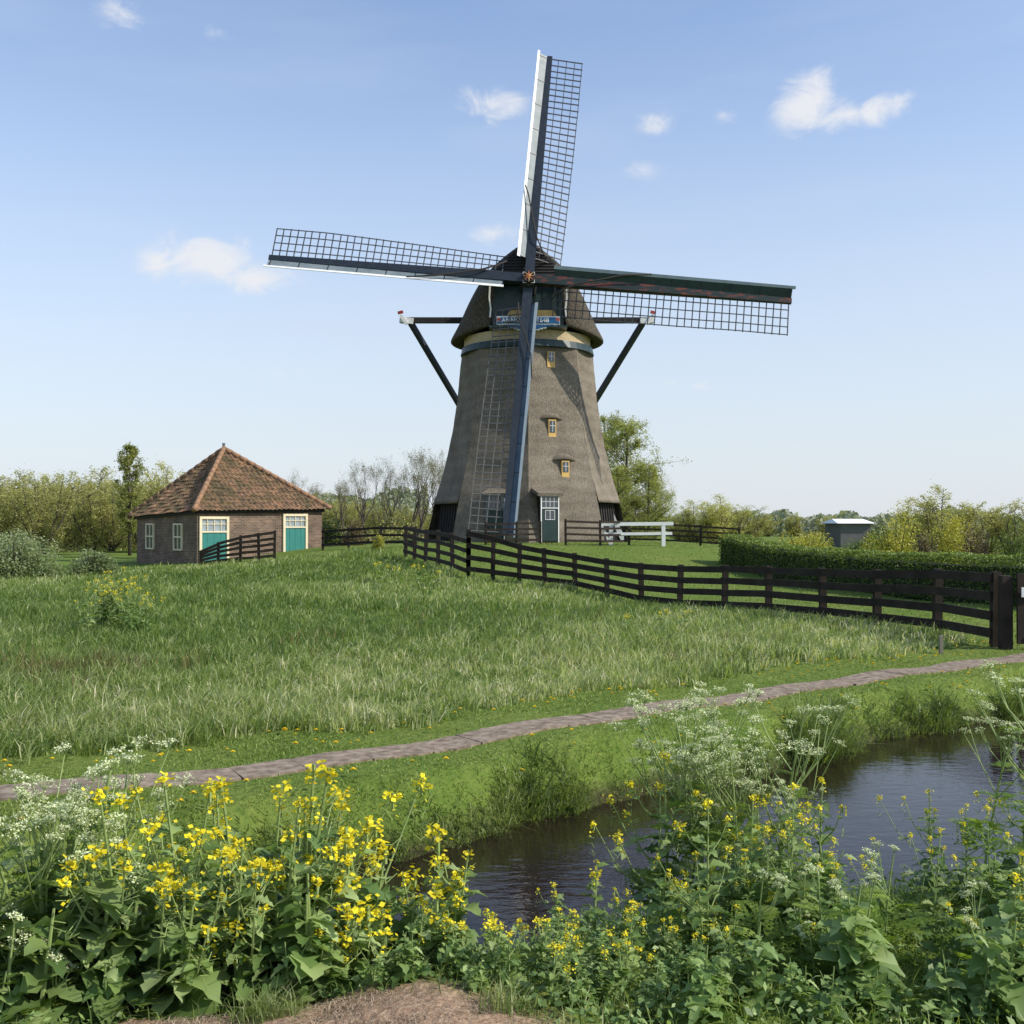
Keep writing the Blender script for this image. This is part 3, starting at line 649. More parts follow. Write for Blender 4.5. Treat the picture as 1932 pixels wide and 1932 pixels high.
# ------------------------------------------------------------------ foliage
def leafcards(C,size,tint,asp=.6,upb=.3):
    n=len(C); nrm=rng.normal(0,1,(n,3)); nrm[:,2]=np.abs(nrm[:,2])+upb; nrm/=np.linalg.norm(nrm,axis=1)[:,None]
    a=rng.normal(0,1,(n,3)); t=np.cross(nrm,a); t/=np.linalg.norm(t,axis=1)[:,None]; b_=np.cross(nrm,t)
    s=size[:,None]; V=np.stack([C-t*s*.5,C+b_*s*.5*asp,C+t*s*.5,C-b_*s*.5*asp],1).reshape(-1,3)
    return V,np.arange(4*n).reshape(-1,4),np.repeat(tint,4)
bark=pmat('bark',(.05,.042,.033),(.11,.092,.072),scale=4,rough=.95,stretch=(3,3,.6),bump=.4)
def tree(name,seed,H,levels,spread,r0,leafn,leafs,clus,mat,upw=.35,first=.28,kids=3,shape='round',bm=bark,nst=9):
    rd=random.Random(seed); mb=MB(); tips=[]
    def br(p,d,Ln,r,lv):
        pts=[p];rs=[r];dd=d.copy()
        for i in range(3):
            dd=(dd+Vector((rd.gauss(0,.14),rd.gauss(0,.14),rd.gauss(0,.08)+ (upw*.15 if lv else 0)))).normalized()
            pts.append(pts[-1]+dd*Ln/3); rs.append(r*(1-.13*(i+1)))
        mb.tube(pts,rs,6 if lv<2 else 4,cap=False)
        if lv>=levels-1: tips.extend([pts[-1],pts[-2]])
        if lv>=levels: return
        for j in range(kids+(rd.random()<.4)):
            ang=rd.uniform(0,2*pi); s=spread*rd.uniform(.6,1.2)
            nd=(dd+Vector((math.cos(ang)*s,math.sin(ang)*s,upw*rd.random()))).normalized()
            br(pts[-1] if j<2 else pts[2],nd,Ln*rd.uniform(.6,.85),rs[-1]*.72,lv+1)
        if lv==0: 
            br(pts[-1],(dd+Vector((0,0,.8))).normalized(),Ln*.8,rs[-1]*.75,1)
    if shape=='poplar':
        mb.tube([(0,0,0),(.05,0,H*.5),(0,0,H)],[r0,r0*.6,.02],6)
        for i in range(60):
            z=H*rd.uniform(.12,.95); a=rd.uniform(0,2*pi); rr_=H*.11*math.sin(pi*min(1,(z/H)*.85+.12))
            e=Vector((math.cos(a)*rr_,math.sin(a)*rr_,z+rr_*2.0)); mb.tube([(0,0,z),e],[.03,.01],4,cap=False); tips+= [e,e.lerp(Vector((0,0,z)),.4)]
    elif shape=='big':
        tr=[Vector((0,0,0)),Vector((.15,0,H*.3)),Vector((.05,.1,H*.6)),Vector((.2,0,H*.92))]; mb.tube(tr,[r0,r0*.75,r0*.45,.03],7,cap=False)
        for i in range(52):
            q=rd.uniform(.10,.98); k=min(int(q*3),2); c=tr[k].lerp(tr[k+1],q*3-k); a=i*2.4+rd.uniform(-.5,.5); ln=H*.30*math.sin(pi*(.22+.74*q))**.7*rd.uniform(.55,1.1)
            e=c+Vector((math.cos(a)*ln,math.sin(a)*ln,ln*rd.uniform(.25,.8))); md_=c.lerp(e,.5)+Vector((0,0,ln*.1)); mb.tube([c,md_,e],[.07*(1.1-q),.045*(1.1-q),.012],5,cap=False)
            for j in range(10):
                qq=rd.uniform(.25,1); c2=c.lerp(md_,qq*2) if qq<.5 else md_.lerp(e,qq*2-1); l2=ln*rd.uniform(.2,.5)
                e2=c2+Vector((rd.gauss(0,.7),rd.gauss(0,.7),rd.uniform(-.2,1)))*l2; mb.tube([c2,e2],[.02,.006],3,cap=False); tips+=[e2,c2.lerp(e2,.6),c2.lerp(e2,1.2)]
    elif shape=='willow':
        for i in range(nst):
            a=i*2.4+rd.uniform(-.4,.4); out=H*rd.uniform(.1,.38); top=H*rd.uniform(.74,1.0)*(1-.22*(out/(H*.38))**2)
            pts=[Vector((rd.gauss(0,.12),rd.gauss(0,.12),0))]
            for q in(.25,.5,.75,1): pts.append(Vector((math.cos(a)*out*q**.8+rd.gauss(0,.08),math.sin(a)*out*q**.8+rd.gauss(0,.08),top*q)))
            mb.tube(pts,[r0*.6,r0*.45,r0*.3,r0*.18,.012],5,cap=False)
            for j in range(28):
                q=rd.uniform(.08,1)*4; k=min(int(q),3); c=pts[k].lerp(pts[k+1],q-k); aa=rd.uniform(0,6.28); ln=H*rd.uniform(.08,.2)*(1.15-q/6)
                e=c+Vector((math.cos(aa)*ln*.9,math.sin(aa)*ln*.9,ln*rd.uniform(.1,1.0)))
                mb.tube([c,e],[.018,.006],3,cap=False)
                tips+= [e,c.lerp(e,.6),c.lerp(e,1.2)]
    else: br(Vector((0,0,0)),Vector((0,0,1)),H*first,r0,0)
    mz=max(t.z for t in tips); sc_=H/mz
    T_=np.array([tuple(t) for t in tips])*sc_
    mb.v=[tuple(Vector(v)*sc_) for v in mb.v]
    idx=rng.integers(0,len(T_),leafn); cl=rng.uniform(.3,1,len(T_))
    C=T_[idx]+rng.normal(0,1,(leafn,3))*clus*cl[idx][:,None]
    C[:,2]=np.maximum(C[:,2],.1)
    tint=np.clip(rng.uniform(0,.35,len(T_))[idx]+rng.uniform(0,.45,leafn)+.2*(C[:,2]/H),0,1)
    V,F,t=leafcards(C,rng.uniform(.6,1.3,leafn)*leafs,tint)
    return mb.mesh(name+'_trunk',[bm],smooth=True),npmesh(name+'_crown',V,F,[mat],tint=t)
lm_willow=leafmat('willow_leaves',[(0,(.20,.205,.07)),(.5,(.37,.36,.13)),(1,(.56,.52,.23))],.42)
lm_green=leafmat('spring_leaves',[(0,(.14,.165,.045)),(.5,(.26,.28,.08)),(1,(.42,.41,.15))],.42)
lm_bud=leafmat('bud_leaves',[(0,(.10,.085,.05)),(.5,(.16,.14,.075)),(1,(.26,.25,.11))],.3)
lm_bush=leafmat('pale_bush_leaves',[(0,(.14,.19,.085)),(.5,(.26,.32,.15)),(1,(.48,.52,.34))],.38)
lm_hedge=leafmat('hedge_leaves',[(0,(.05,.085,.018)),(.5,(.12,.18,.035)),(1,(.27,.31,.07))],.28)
lm_gold=leafmat('golden_bush_leaves',[(0,(.14,.17,.03)),(.5,(.36,.36,.06)),(1,(.64,.52,.09))],.3)
lm_brown=leafmat('brown_hedge_leaves',[(0,(.08,.055,.03)),(.5,(.16,.12,.065)),(1,(.22,.2,.08))],.2)
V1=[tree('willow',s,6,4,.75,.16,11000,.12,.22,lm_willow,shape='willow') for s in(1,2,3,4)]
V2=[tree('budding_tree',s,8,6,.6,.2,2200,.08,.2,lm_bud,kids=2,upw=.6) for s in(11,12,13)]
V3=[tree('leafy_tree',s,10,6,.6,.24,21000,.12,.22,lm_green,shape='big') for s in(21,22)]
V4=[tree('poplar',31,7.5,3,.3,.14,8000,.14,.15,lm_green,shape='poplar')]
def puttree(name,var,x,y,H,Hbase,lab,grp=None,wide=1):
    s=H/Hbase; r=ob(name,None,loc=(x,y,g1(x,y)-.1),rotz=random.uniform(0,6.28),scale=(s*wide,s*wide,s),category='tree',label=lab)
    if grp: r['group']=grp
    ob('trunk',var[0],r); ob('crown',var[1],r)
for i in range(19):
    px=-40+i*23+random.uniform(-8,8); d=random.uniform(68,90)
    H=random.uniform(4.9,6.8)*d/82
    puttree('willow_tree',V1[i%4],(px-966)/1980*d,d,H,6,'yellow-green spring willow at the edge of the field','row of willows behind the field',wide=1.15)
for px,top,d in((560,880,95),(600,905,80),(640,900,84),(672,860,82),(700,880,78),(735,858,85),(765,846,80),(795,838,82),(822,846,86),(655,900,74),(720,905,74),(782,875,74),(810,862,78),(745,870,90)):
    puttree('budding_tree',V2[random.randrange(3)],(px-966)/1980*d,d,(985-top)/1980*d+2.1,8,'half-bare tree with brown twigs and first leaves','budding trees near the mill',wide=.85)
for px,top,d in((560,940,94),(600,932,90),(630,928,92),(665,940,88),(700,942,92),(730,948,86),(760,950,90),(815,950,92),(790,952,88)):
    puttree('willow_tree',V1[random.randrange(4)],(px-966)/1980*d,d,(985-top)/1980*d+2.1,6,'yellow-green spring willow at the edge of the field','row of willows behind the field',wide=1.3)
for px,top,d,w in((1185,785,80,.95),(1145,775,84,.9),(1222,868,78,1.0),(1165,880,76,.9),(1236,905,82,.9),(1200,930,77,1.1)):
    puttree('leafy_tree',V3[random.randrange(2)],(px-966)/1980*d,d,(985-top)/1980*d+2.1,10,'tall fresh green tree standing behind the mill','trees behind the mill',wide=w)
puttree('poplar_tree',V4[0],(245-966)/1980*66,66,7.0,7.5,'slender upright poplar behind the brick shed')
for px,top,d in((1310,945,92),(1345,935,90),(1375,945,93),(1408,955,95),(1285,965,95),(1500,968,150),(1560,972,150),(1450,972,150)):
    puttree('willow_tree',V1[random.randrange(4)],(px-966)/1980*d,d,(985-top)/1980*d+2.2,6,'small round green tree in the open field','small field trees',wide=1.5)
for px,top,d in((1730,938,58),(1775,916,56),(1855,945,56),(1915,938,54),(1980,935,52)):
    puttree('willow_tree',V1[random.randrange(4)],(px-966)/1980*d,d,(985-top)/1980*d+2.1,6,'airy yellow-green willow shrub behind the garden hedge','airy willows behind the hedge',wide=1.35)
def shrub(name,mat,x,y,wx_,wy_,h,n,ls,lab,cat='bush'):
    z=g1(x,y)
    r=ob(name,None,loc=(x,y,z),category=cat,label=lab)
    mb=MB()
    for i in range(9):
        a=random.uniform(0,6.28); q=random.uniform(.3,.8); mb.tube([(0,0,-.05),(wx_*.25*math.cos(a)*q,wy_*.25*math.sin(a)*q,h*.4),(wx_*.45*math.cos(a)*q,wy_*.45*math.sin(a)*q,h*.8)],[.03,.02,.008],5)
    ob('stem',mb.mesh('stem',[bark]),r)
    nc=26; cc=rng.normal(0,1,(nc,3)); cc/=np.linalg.norm(cc,axis=1)[:,None]; cc[:,2]=np.abs(cc[:,2]); cc*=rng.uniform(.35,.82,nc)[:,None]; cr=rng.uniform(.2,.36,nc)
    idx=rng.integers(0,nc,n); dv=rng.normal(0,1,(n,3)); dv/=np.linalg.norm(dv,axis=1)[:,None]
    C=cc[idx]+dv*(cr[idx]*rng.uniform(.6,1.2,n))[:,None]; C[:,2]=np.abs(C[:,2])
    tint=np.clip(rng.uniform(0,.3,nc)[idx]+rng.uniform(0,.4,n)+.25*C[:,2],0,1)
    C=C*np.array([wx_/2,wy_/2,h])
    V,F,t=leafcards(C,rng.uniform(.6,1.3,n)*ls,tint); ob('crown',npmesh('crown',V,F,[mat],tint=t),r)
shrub('pale_bush',lm_bush,-18.4,39,4.2,3,1.75,14000,.10,'pale green leafy bush at the meadow edge')
shrub('pale_bush',lm_bush,-21,41,4,3,2.0,9000,.10,'pale green leafy bush at the meadow edge')
shrub('pale_bush',lm_bush,-16.3,41,2.2,2,1.1,6000,.10,'low pale green bush at the meadow edge')
shrub('golden_bush',lm_gold,13.9,38,3.4,3,2.6,13000,.08,'rounded golden-green garden bush behind the hedge')
shrub('golden_bush',lm_gold,16.2,39,2.8,2.6,2.4,10000,.08,'rounded golden-green garden bush behind the hedge')
shrub('brown_bush',lm_brown,15.6,35,1.5,1.4,2.2,6000,.06,'clipped brownish garden bush')
shrub('brown_bush',lm_brown,14.0,35.5,1.2,1.2,2.1,6000,.06,'clipped brownish garden bush')
shrub('dark_bush',lm_hedge,17.0,34.5,2.6,2.2,2.6,10000,.07,'dark green rounded garden bush')
shrub('dark_bush',lm_hedge,14.6,28.5,2.6,2,1.95,9000,.07,'dark green rounded garden bush')
shrub('golden_bush',lm_gold,12.2,44,3.4,2,1.4,7000,.08,'low golden-green bush behind the hedge')
shrub('golden_bush',lm_gold,13.5,47,2.8,2,1.5,6000,.08,'low golden-green bush behind the hedge')
shrub('dark_bush',lm_hedge,18,52,4,2.5,1.9,7000,.1,'dark green garden bush')
shrub('dark_bush',lm_hedge,-11.3,62,3.5,2.5,2.0,6000,.12,'dark green bush beside the shed')
shrub('brown_bush',lm_brown,-7.8,52,1.5,1.4,1.5,3500,.07,'brownish twiggy bush beside the shed')
shrub('golden_bush',lm_gold,-5.9,46.5,.9,.8,.7,2000,.06,'small yellow-green bush by the low fence')
hp=[(8.9,42.5),(9.6,38),(10.5,33),(11.6,29),(13.2,25),(15.5,22.5)]; hts=[1.1,1.1,1.15,1.2,1.25,1.25]
root=ob('garden_hedge',None,loc=(8.9,42.5,g1(8.9,42.5)),category='hedge',label='long clipped green garden hedge beside the lawn')
mb=MB(); Cs=[];Ts=[]
o0=Vector((8.9,42.5,g1(8.9,42.5)))
for i,(a,b_) in enumerate(zip(hp[:-1],hp[1:])):
    A_=Vector((a[0],a[1],g1(*a))); B_=Vector((b_[0],b_[1],g1(*b_))); d=(B_-A_); ln=d.length; d.normalize(); nn=Vector((d.y,-d.x,0)).normalized()
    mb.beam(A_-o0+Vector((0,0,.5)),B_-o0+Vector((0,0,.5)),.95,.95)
    n=int(ln*2600); u=rng.uniform(0,1,n); side=rng.integers(0,5,n)
    w=rng.uniform(-.55,.55,n); zt=rng.uniform(0,1,n); h=hts[i]*(1-u)+hts[i+1]*u
    lat=np.where(side<2,w,np.where(side<4,-.55,.55)); zz=np.where(side<2,h,h*zt)
    bump=.05*np.sin(u*ln*2.1)+.04*np.sin(u*ln*5.3+lat*4)+rng.normal(0,.03,n)
    Pp=np.array(A_-o0)[None]+np.outer(u*ln,np.array(d))+np.outer(lat*(1+bump),np.array(nn)); Pp[:,2]+=zz*(1+bump*.6)-.08*(np.abs(lat)>.5)*(zz>h*.9)
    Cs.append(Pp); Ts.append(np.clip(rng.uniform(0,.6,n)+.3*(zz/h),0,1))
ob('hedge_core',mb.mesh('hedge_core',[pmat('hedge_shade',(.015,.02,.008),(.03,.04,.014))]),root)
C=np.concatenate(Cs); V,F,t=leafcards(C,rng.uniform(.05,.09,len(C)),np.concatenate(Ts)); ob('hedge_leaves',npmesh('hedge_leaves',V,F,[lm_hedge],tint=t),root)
n=60000; u=rng.uniform(-.75,.75,n); d=rng.uniform(150,210,n); hgt=2.0+1.4*(clump(u*60,u*0+3,1.0))+np.where(u<-.08,3.2,0)+1.2*clump(u*200,u*0,1)
C=np.stack([u*d,d,hgt*rng.uniform(0,1,n)**.8],-1); V,F,t=leafcards(C,rng.uniform(.6,1.3,n),rng.uniform(0,.7,n))
ob('distant_woods',npmesh('distant_woods',V,F,[leafmat('distant_leaves',[(0,(.22,.25,.18)),(1,(.36,.38,.27))],.3)],tint=t),kind='stuff')
n=26000; u=rng.uniform(-.55,-.06,n); d=rng.uniform(72,95,n); C=np.stack([u*d,d,2.6*clump(u*90,d*.2,1.0)*rng.uniform(0,1,n)],-1); V,F,t=leafcards(C,rng.uniform(.12,.25,n),rng.uniform(0,.8,n))
ob('wood_undergrowth',npmesh('wood_undergrowth',V,F,[lm_willow],tint=t),kind='stuff')
# ------------------------------------------------------------------ foreground plants
st_m=pmat('plant_stem',(.18,.25,.07),(.27,.34,.12),scale=6,rough=.6)
lf_m=leafmat('mustard_leaves',[(0,(.085,.15,.04)),(.4,(.16,.245,.07)),(.8,(.26,.355,.115)),(1,(.35,.43,.18))],.35,.48,.4)
fr_m=leafmat('parsley_leaves',[(0,(.09,.15,.022)),(.5,(.18,.27,.045)),(1,(.30,.38,.08))],.4,.55,.25)
yel=leafmat('yellow_petals',[(0,(.74,.60,.02)),(1,(.92,.80,.06))],.35,.6,.1,tcol=1.0)
whi=leafmat('white_petals',[(0,(.52,.58,.30)),(1,(.82,.84,.60))],.3,.6,.1,tcol=.9)
def leaf(mb,base,d,L_,W_,t,rd,lob=.25,droop=.5):
    d=d.normalized(); sd=d.cross(Vector((0,0,1))); 
    if sd.length<.01: sd=Vector((1,0,0))
    sd.normalize(); up=sd.cross(d); ns=8; vs=[];fs=[]; rollm=rd.uniform(-.5,.5)
    sd=(sd*math.cos(rollm)+up*math.sin(rollm)).normalized()
    for i in range(ns+1):
        q=i/ns; c=base+d*L_*q-Vector((0,0,1))*droop*L_*q*q
        w=W_*(.08+math.sin(pi*min(1,q**.75*1.0))**.8 if q>.15 else .08)
        if q>=.999: w=.0
        w=w*(1+lob*(1 if i%2 else -1))*.5; wav=.12*W_*rd.uniform(-1,1)
        vs+=[c-sd*w+up*(w*.35+wav),c,c+sd*w+up*(w*.35-wav)]
    for i in range(ns): a=i*3; fs+=[(a,a+1,a+4,a+3),(a+1,a+2,a+5,a+4)]
    mb.add(vs,fs,0,t)
def rh(mb,c,s,t,rd,nr=None):
    n_=Vector((rd.gauss(0,.6),rd.gauss(0,.6),1)) if nr is None else nr
    n_.normalize(); a=n_.cross(Vector((rd.random(),rd.random(),.3))).normalized(); b_=n_.cross(a)
    mb.add([c-a*s,c-b_*s,c+a*s,c+b_*s],[(0,1,2,3)],0,t)
KIDS={}
def mustard(seed,H=.8,nl=26,nb=3,lw=1.0,flow=True,fs=1.0):
    rd=random.Random(seed); S_=MB();Lm=MB();heads=[]
    lean=Vector((rd.uniform(-.15,.15),rd.uniform(-.15,.15),0))
    pts=[Vector((0,0,-.05)),Vector((0,0,H*.3))+lean*H*.2,Vector((0,0,H*.65))+lean*H*.6,Vector((0,0,H))+lean*H]
    S_.tube(pts,[.008,.007,.005,.003],6)
    tips=[pts[-1]]
    def at(q): 
        q=q*3; i=min(int(q),2); return pts[i].lerp(pts[i+1],q-i)
    for i in range(nb):
        q=rd.uniform(.25,.7); p=at(q); a=rd.uniform(0,6.28); ln=max(.14,H*(1.0-q)*rd.uniform(.55,1.05))
        e=p+Vector((math.cos(a)*ln*.7,math.sin(a)*ln*.7,ln*.85)); m_=p.lerp(e,.5)+Vector((math.cos(a),math.sin(a),-.3))*ln*.1
        S_.tube([p,m_,e],[.004,.003,.002],5); tips.append(e)
        for _ in range(3):
            r_=m_.lerp(e,rd.uniform(-.5,.6)); leaf(Lm,r_,Vector((rd.gauss(0,1),rd.gauss(0,1),.5)),rd.uniform(.05,.09),.028,rd.uniform(.4,1),rd)
    for i in range(nl):
        q=(i+rd.random())/nl*.85; p=at(q); a=i*2.4+rd.uniform(-.4,.4); L_=(.18*(1-q)+.045)*rd.uniform(.7,1.2)*lw
        leaf(Lm,p,Vector((math.cos(a),math.sin(a),rd.uniform(.1,1.0))),L_,L_*rd.uniform(.42,.6),rd.uniform(0,1),rd,droop=rd.uniform(.2,.7))
    if flow:
      for e in tips:
        Fm=MB(); big=rd.uniform(.5,1.15)*fs
        Fm.tube([Vector((0,0,-.03)),Vector((0,0,.01))],.004,4,mi=1)
        for i in range(int(22*big)+5):
            v=Vector((rd.gauss(0,1),rd.gauss(0,1),rd.gauss(0,.75)))*.013*big; rh(Fm,v,rd.uniform(.0055,.009),rd.random(),rd)
        for i in range(5):
            v=-Vector((0,0,rd.uniform(.02,.06))); o_=Vector((rd.gauss(0,1),rd.gauss(0,1),0)).normalized()*.018; rh(Fm,v+o_,.006,rd.random(),rd)
        for i in range(8):
            v=e-Vector((0,0,rd.uniform(.04,.16))); o_=Vector((rd.gauss(0,1),rd.gauss(0,1),.6)).normalized()*.035; S_.tube([v,v+o_],[.0012,.001],3,cap=False)
        heads.append((e,Fm.mesh('mustard_flower_head',[yel,st_m])))
    r=ob('mustard_plant',None,category='plant',label='yellow flowering mustard plant with broad green leaves on the bank' if flow else 'leafy mustard plant with broad lobed green leaves on the bank',group='yellow mustard plants along the ditch' if flow else 'leafy weeds on the near bank')
    ks=[ob('stem',S_.mesh('mustard_stem',[st_m]),r),ob('leaves',Lm.mesh('mustard_leaves',[lf_m],smooth=True),r)]
    for e,me in heads: ks.append(ob('flower_head',me,r,loc=e))
    KIDS[r.name]=ks
    return r
def frond(mb,base,d,L_,rd):
    d=d.normalized(); sd=d.cross(Vector((0,0,1))).normalized(); up=sd.cross(d); t0=rd.uniform(0,.8)
    n_=8
    for i in range(1,n_+1):
        q=i/n_; c=base+d*L_*q-Vector((0,0,1))*.35*L_*q*q; pl_=L_*.48*(1-q)**.75+.012
        for s in(-1,1):
            pd=(sd*s+d*.55-Vector((0,0,.15))).normalized(); ps=pd.cross(up).normalized()
            m_=5
            for j in range(1,m_+1):
                f=j/m_; cc=c+pd*pl_*f; w=pl_*.26*(1.05-f)+.004
                for s2 in(-1,1):
                    e=cc+(ps*s2+pd*.6)*w; k_=(pd-ps*s2*.5)*w*.38
                    mb.add([cc-pd*w*.2,cc.lerp(e,.5)+k_,e,cc.lerp(e,.5)-k_],[(0,1,2,3)],0,min(1,t0+rd.uniform(0,.3)))
def parsley(seed,H=1.0,nfr=7,numb=6,us=1.0):
    rd=random.Random(seed); S_=MB();Lm=MB();heads=[]
    lean=Vector((rd.uniform(-.15,.15),rd.uniform(-.15,.15),0))
    pts=[Vector((0,0,-.05)),Vector((0,0,H*.35))+lean*.2*H,Vector((0,0,H*.7))+lean*.6*H,Vector((0,0,H*.95))+lean*H]
    S_.tube(pts,[.007,.006,.0045,.003],6); ends=[pts[-1]]
    def at(q): q=q*3; i=min(int(q),2); return pts[i].lerp(pts[i+1],q-i)
    for i in range(numb):
        q=rd.uniform(.35,.85); p=at(q); a=rd.uniform(0,6.28); ln=max(.12,H*(1.05-q)*rd.uniform(.7,1.0))
        e=p+Vector((math.cos(a)*ln*.55,math.sin(a)*ln*.55,ln*.85)); m_=p.lerp(e,.55)-Vector((0,0,.04))
        S_.tube([p,m_,e],[.0035,.0028,.0018],5); ends.append(e)
        a+=1; e2=m_+Vector((math.cos(a)*.5,math.sin(a)*.5,.9))*ln*.4; S_.tube([m_,e2],[.0022,.0016],4); ends.append(e2)
        frond(Lm,p,Vector((math.cos(a),math.sin(a),.4)),rd.uniform(.09,.16),rd)
    for i in range(nfr):
        a=i*2.4; q=rd.uniform(0,.42); frond(Lm,at(q),Vector((math.cos(a),math.sin(a),rd.uniform(.3,1.0))),rd.uniform(.2,.34),rd)
    for e in ends:
        Fm=MB(); Z=Vector((0,0,0)); R_=rd.uniform(.018,.038)*us; tl=Vector((rd.gauss(0,.35),rd.gauss(0,.35),1)).normalized(); M=Vector((0,0,1)).rotation_difference(tl)
        for i in range(11):
            a=i*2.4; rr_=R_*math.sqrt((i+.5)/10); c=M@Vector((math.cos(a)*rr_,math.sin(a)*rr_,.03-rr_*.35+rd.gauss(0,.004)))
            Fm.tube([Z,c],[.0009,.0008],3,cap=False,mi=1)
            for j in range(10):
                rh(Fm,c+Vector((rd.gauss(0,.006),rd.gauss(0,.006),rd.gauss(0,.003))),rd.uniform(.0023,.0038),rd.random(),rd)
        heads.append((e,Fm.mesh('parsley_umbel',[whi,st_m])))
    r=ob('cow_parsley',None,category='plant',label='white flowering cow parsley with ferny leaves on the bank',group='cow parsley along the ditch')
    ks=[ob('stem',S_.mesh('parsley_stem',[st_m]),r),ob('leaves',Lm.mesh('parsley_leaves',[fr_m]),r)]
    for e,me in heads: ks.append(ob('umbel',me,r,loc=e))
    KIDS[r.name]=ks
    return r
def weed(seed):
    rd=random.Random(seed); S_=MB();Lm=MB()
    for s in range(5):
        a=rd.uniform(0,6.28); b0=Vector((math.cos(a)*.06,math.sin(a)*.06,-.03)); e=b0+Vector((rd.uniform(-.1,.1),rd.uniform(-.1,.1),rd.uniform(.28,.42)))
        S_.tube([b0,e],[.004,.002],5)
        for i in range(9):
            q=(i+.5)/9; p=b0.lerp(e,q); ang=(i%2)*pi/2+s
            for w in(0,pi): leaf(Lm,p,Vector((math.cos(ang+w),math.sin(ang+w),.35)),.09*(1.1-q*.6),.05*(1.1-q*.6),rd.random(),rd,lob=.12,droop=.4)
    r=ob('nettle_plant',None,category='plant',label='leafy green nettle growing on the bank',group='leafy weeds on the near bank')
    KIDS[r.name]=[ob('stem',S_.mesh('nettle_stem',[st_m]),r),ob('leaves',Lm.mesh('nettle_leaves',[lf_m],smooth=True),r)]
    return r
MU=[mustard(100+i,nb=3) for i in range(6)]; MR=[mustard(130+i,nb=5,nl=24,fs=1.1) for i in range(4)]; MS=[mustard(150+i,H=.45,nl=20,nb=2,lw=.95) for i in range(6)]
MT=[mustard(170+i,H=.28,nl=15,nb=2,lw=.7,fs=1.05) for i in range(4)]
ML=[mustard(180+i,H=.35,nl=22,nb=1,lw=1.0,flow=False) for i in range(5)]
PA=[parsley(200+i) for i in range(4)]; PS=[parsley(220+i,H=.5,nfr=11,numb=2) for i in range(3)]; WE=[weed(300+i) for i in range(3)]
used=set()
def place(root,x,y,h,base):
    s=h/base
    if root.name not in used:
        used.add(root.name); root.location=(x,y,g1(x,y)); root.scale=(s,s,s); return root
    return copytree(root,KIDS[root.name],(x,y,g1(x,y)),random.uniform(0,6.28),s)
def patch(roots,n,x0,x1,y0,y1,z0,z1,base,mins=.2,wide=1.0,dd=1.0):
    for i in range(n):
        for _ in range(30):
            x=random.uniform(x0,x1); y=random.uniform(y0,y1)
            if y<float(ynear(x))-.05 and dirtd(x,y)>dd: break
        else: continue
        h=max(mins,random.uniform(z0,z1)-g1(x,y)); r=place(random.choice(roots),x,y,h,base)
        r.scale=(r.scale[0]*wide,r.scale[1]*wide,r.scale[2])
patch(MU,17,-1.75,-.95,4.6,5.15,.68,1.0,.8)
patch(MS,9,-1.7,-.6,4.45,5.0,.38,.70,.45)
patch(MS,11,-.95,-.25,4.6,5.2,.28,.60,.45)
patch(MT,9,-.5,.25,4.45,5.1,.20,.42,.28)
patch(MT,13,.15,.95,4.35,5.2,.12,.42,.28)
patch(MS,5,.2,.95,4.5,5.2,.2,.45,.45)
patch(MR,15,.8,2.3,4.7,5.9,.50,.86,.8)
patch(MS,14,.75,2.7,4.35,5.1,.35,.62,.45)
patch(MR,5,2.1,3.0,4.6,5.8,.5,.8,.8)
patch(ML,26,-2.6,-.8,4.25,5.0,.34,.64,.35)
patch(ML,8,-2.7,-1.7,4.5,5.0,.6,.8,.35)
patch(ML,14,-1.2,-.2,4.45,4.9,.22,.38,.35,dd=1.02)
patch(ML,9,-.2,.8,4.25,4.8,.12,.26,.35,mins=.12)
patch(ML,28,.7,2.8,4.1,5.2,.32,.58,.35)
patch(ML,12,.25,2.8,4.0,4.4,.18,.32,.35)
patch(PA,9,-2.8,-1.75,4.5,5.0,.75,1.08,1.0)
patch(PS,7,-2.7,-1.6,4.15,4.7,.35,.62,.5)
patch(PA,14,.75,1.6,5.4,6.2,.68,1.15,1.0)
patch(PS,16,1.0,2.9,4.2,5.4,.35,.62,.5)
patch(PA,4,2.35,2.8,4.9,5.5,.95,1.35,1.0)
patch(PS,8,.75,1.8,5.3,6.2,.1,.4,.5)
patch(WE,8,-2.6,-1.3,4.2,4.6,.35,.5,.4)
patch(WE,8,-.9,.9,4.4,4.8,.1,.26,.4,wide=1.2)
n=22000; x=rng.uniform(-3.2,3.8,n); y=rng.uniform(3.6,7.0,n); k=(y<ynear(x)-.05)&(dirtd(x,y)>1.0); x,y=x[k],y[k]; n=len(x)
C=np.stack([x,y,gh(x,y)+rng.uniform(0,.12,n)],-1); V,F,t=leafcards(C,rng.uniform(.02,.05,n),rng.uniform(0,1,n),asp=.55,upb=.8)
ob('undergrowth',npmesh('undergrowth',V,F,[lf_m],tint=t),kind='stuff')
for i in range(13):
    cx_,sp=(-7.8,.32) if i<8 else (-6.7,.35)
    r=place(random.choice(MR),cx_+random.gauss(0,sp),(20 if i<8 else 19.3)+random.gauss(0,.25),random.uniform(.85,1.2) if i<8 else random.uniform(.55,.75),.8 if i<8 else .6); r['label']='yellow mustard plant standing in the long meadow grass'
for x,y,h in((-4.2,33,.6),(-3.0,33,.5),(-2.7,32.5,.5),(-2.2,31,.5),(-3.4,32,.5),(2.2,19.5,.4),(2.8,19.8,.4),(3.3,20.1,.4)):
    r=place(random.choice(MT),x,y,h,.28); r['label']='yellow mustard plant standing in the long meadow grass'
dy=leafmat('dandelion_petals',[(0,(.75,.50,.01)),(1,(.85,.6,.02))],.1)
mb=MB(); rd=random.Random(5); mb.tube([(0,0,0),(0,0,.05)],.002,4)
mb2=MB()
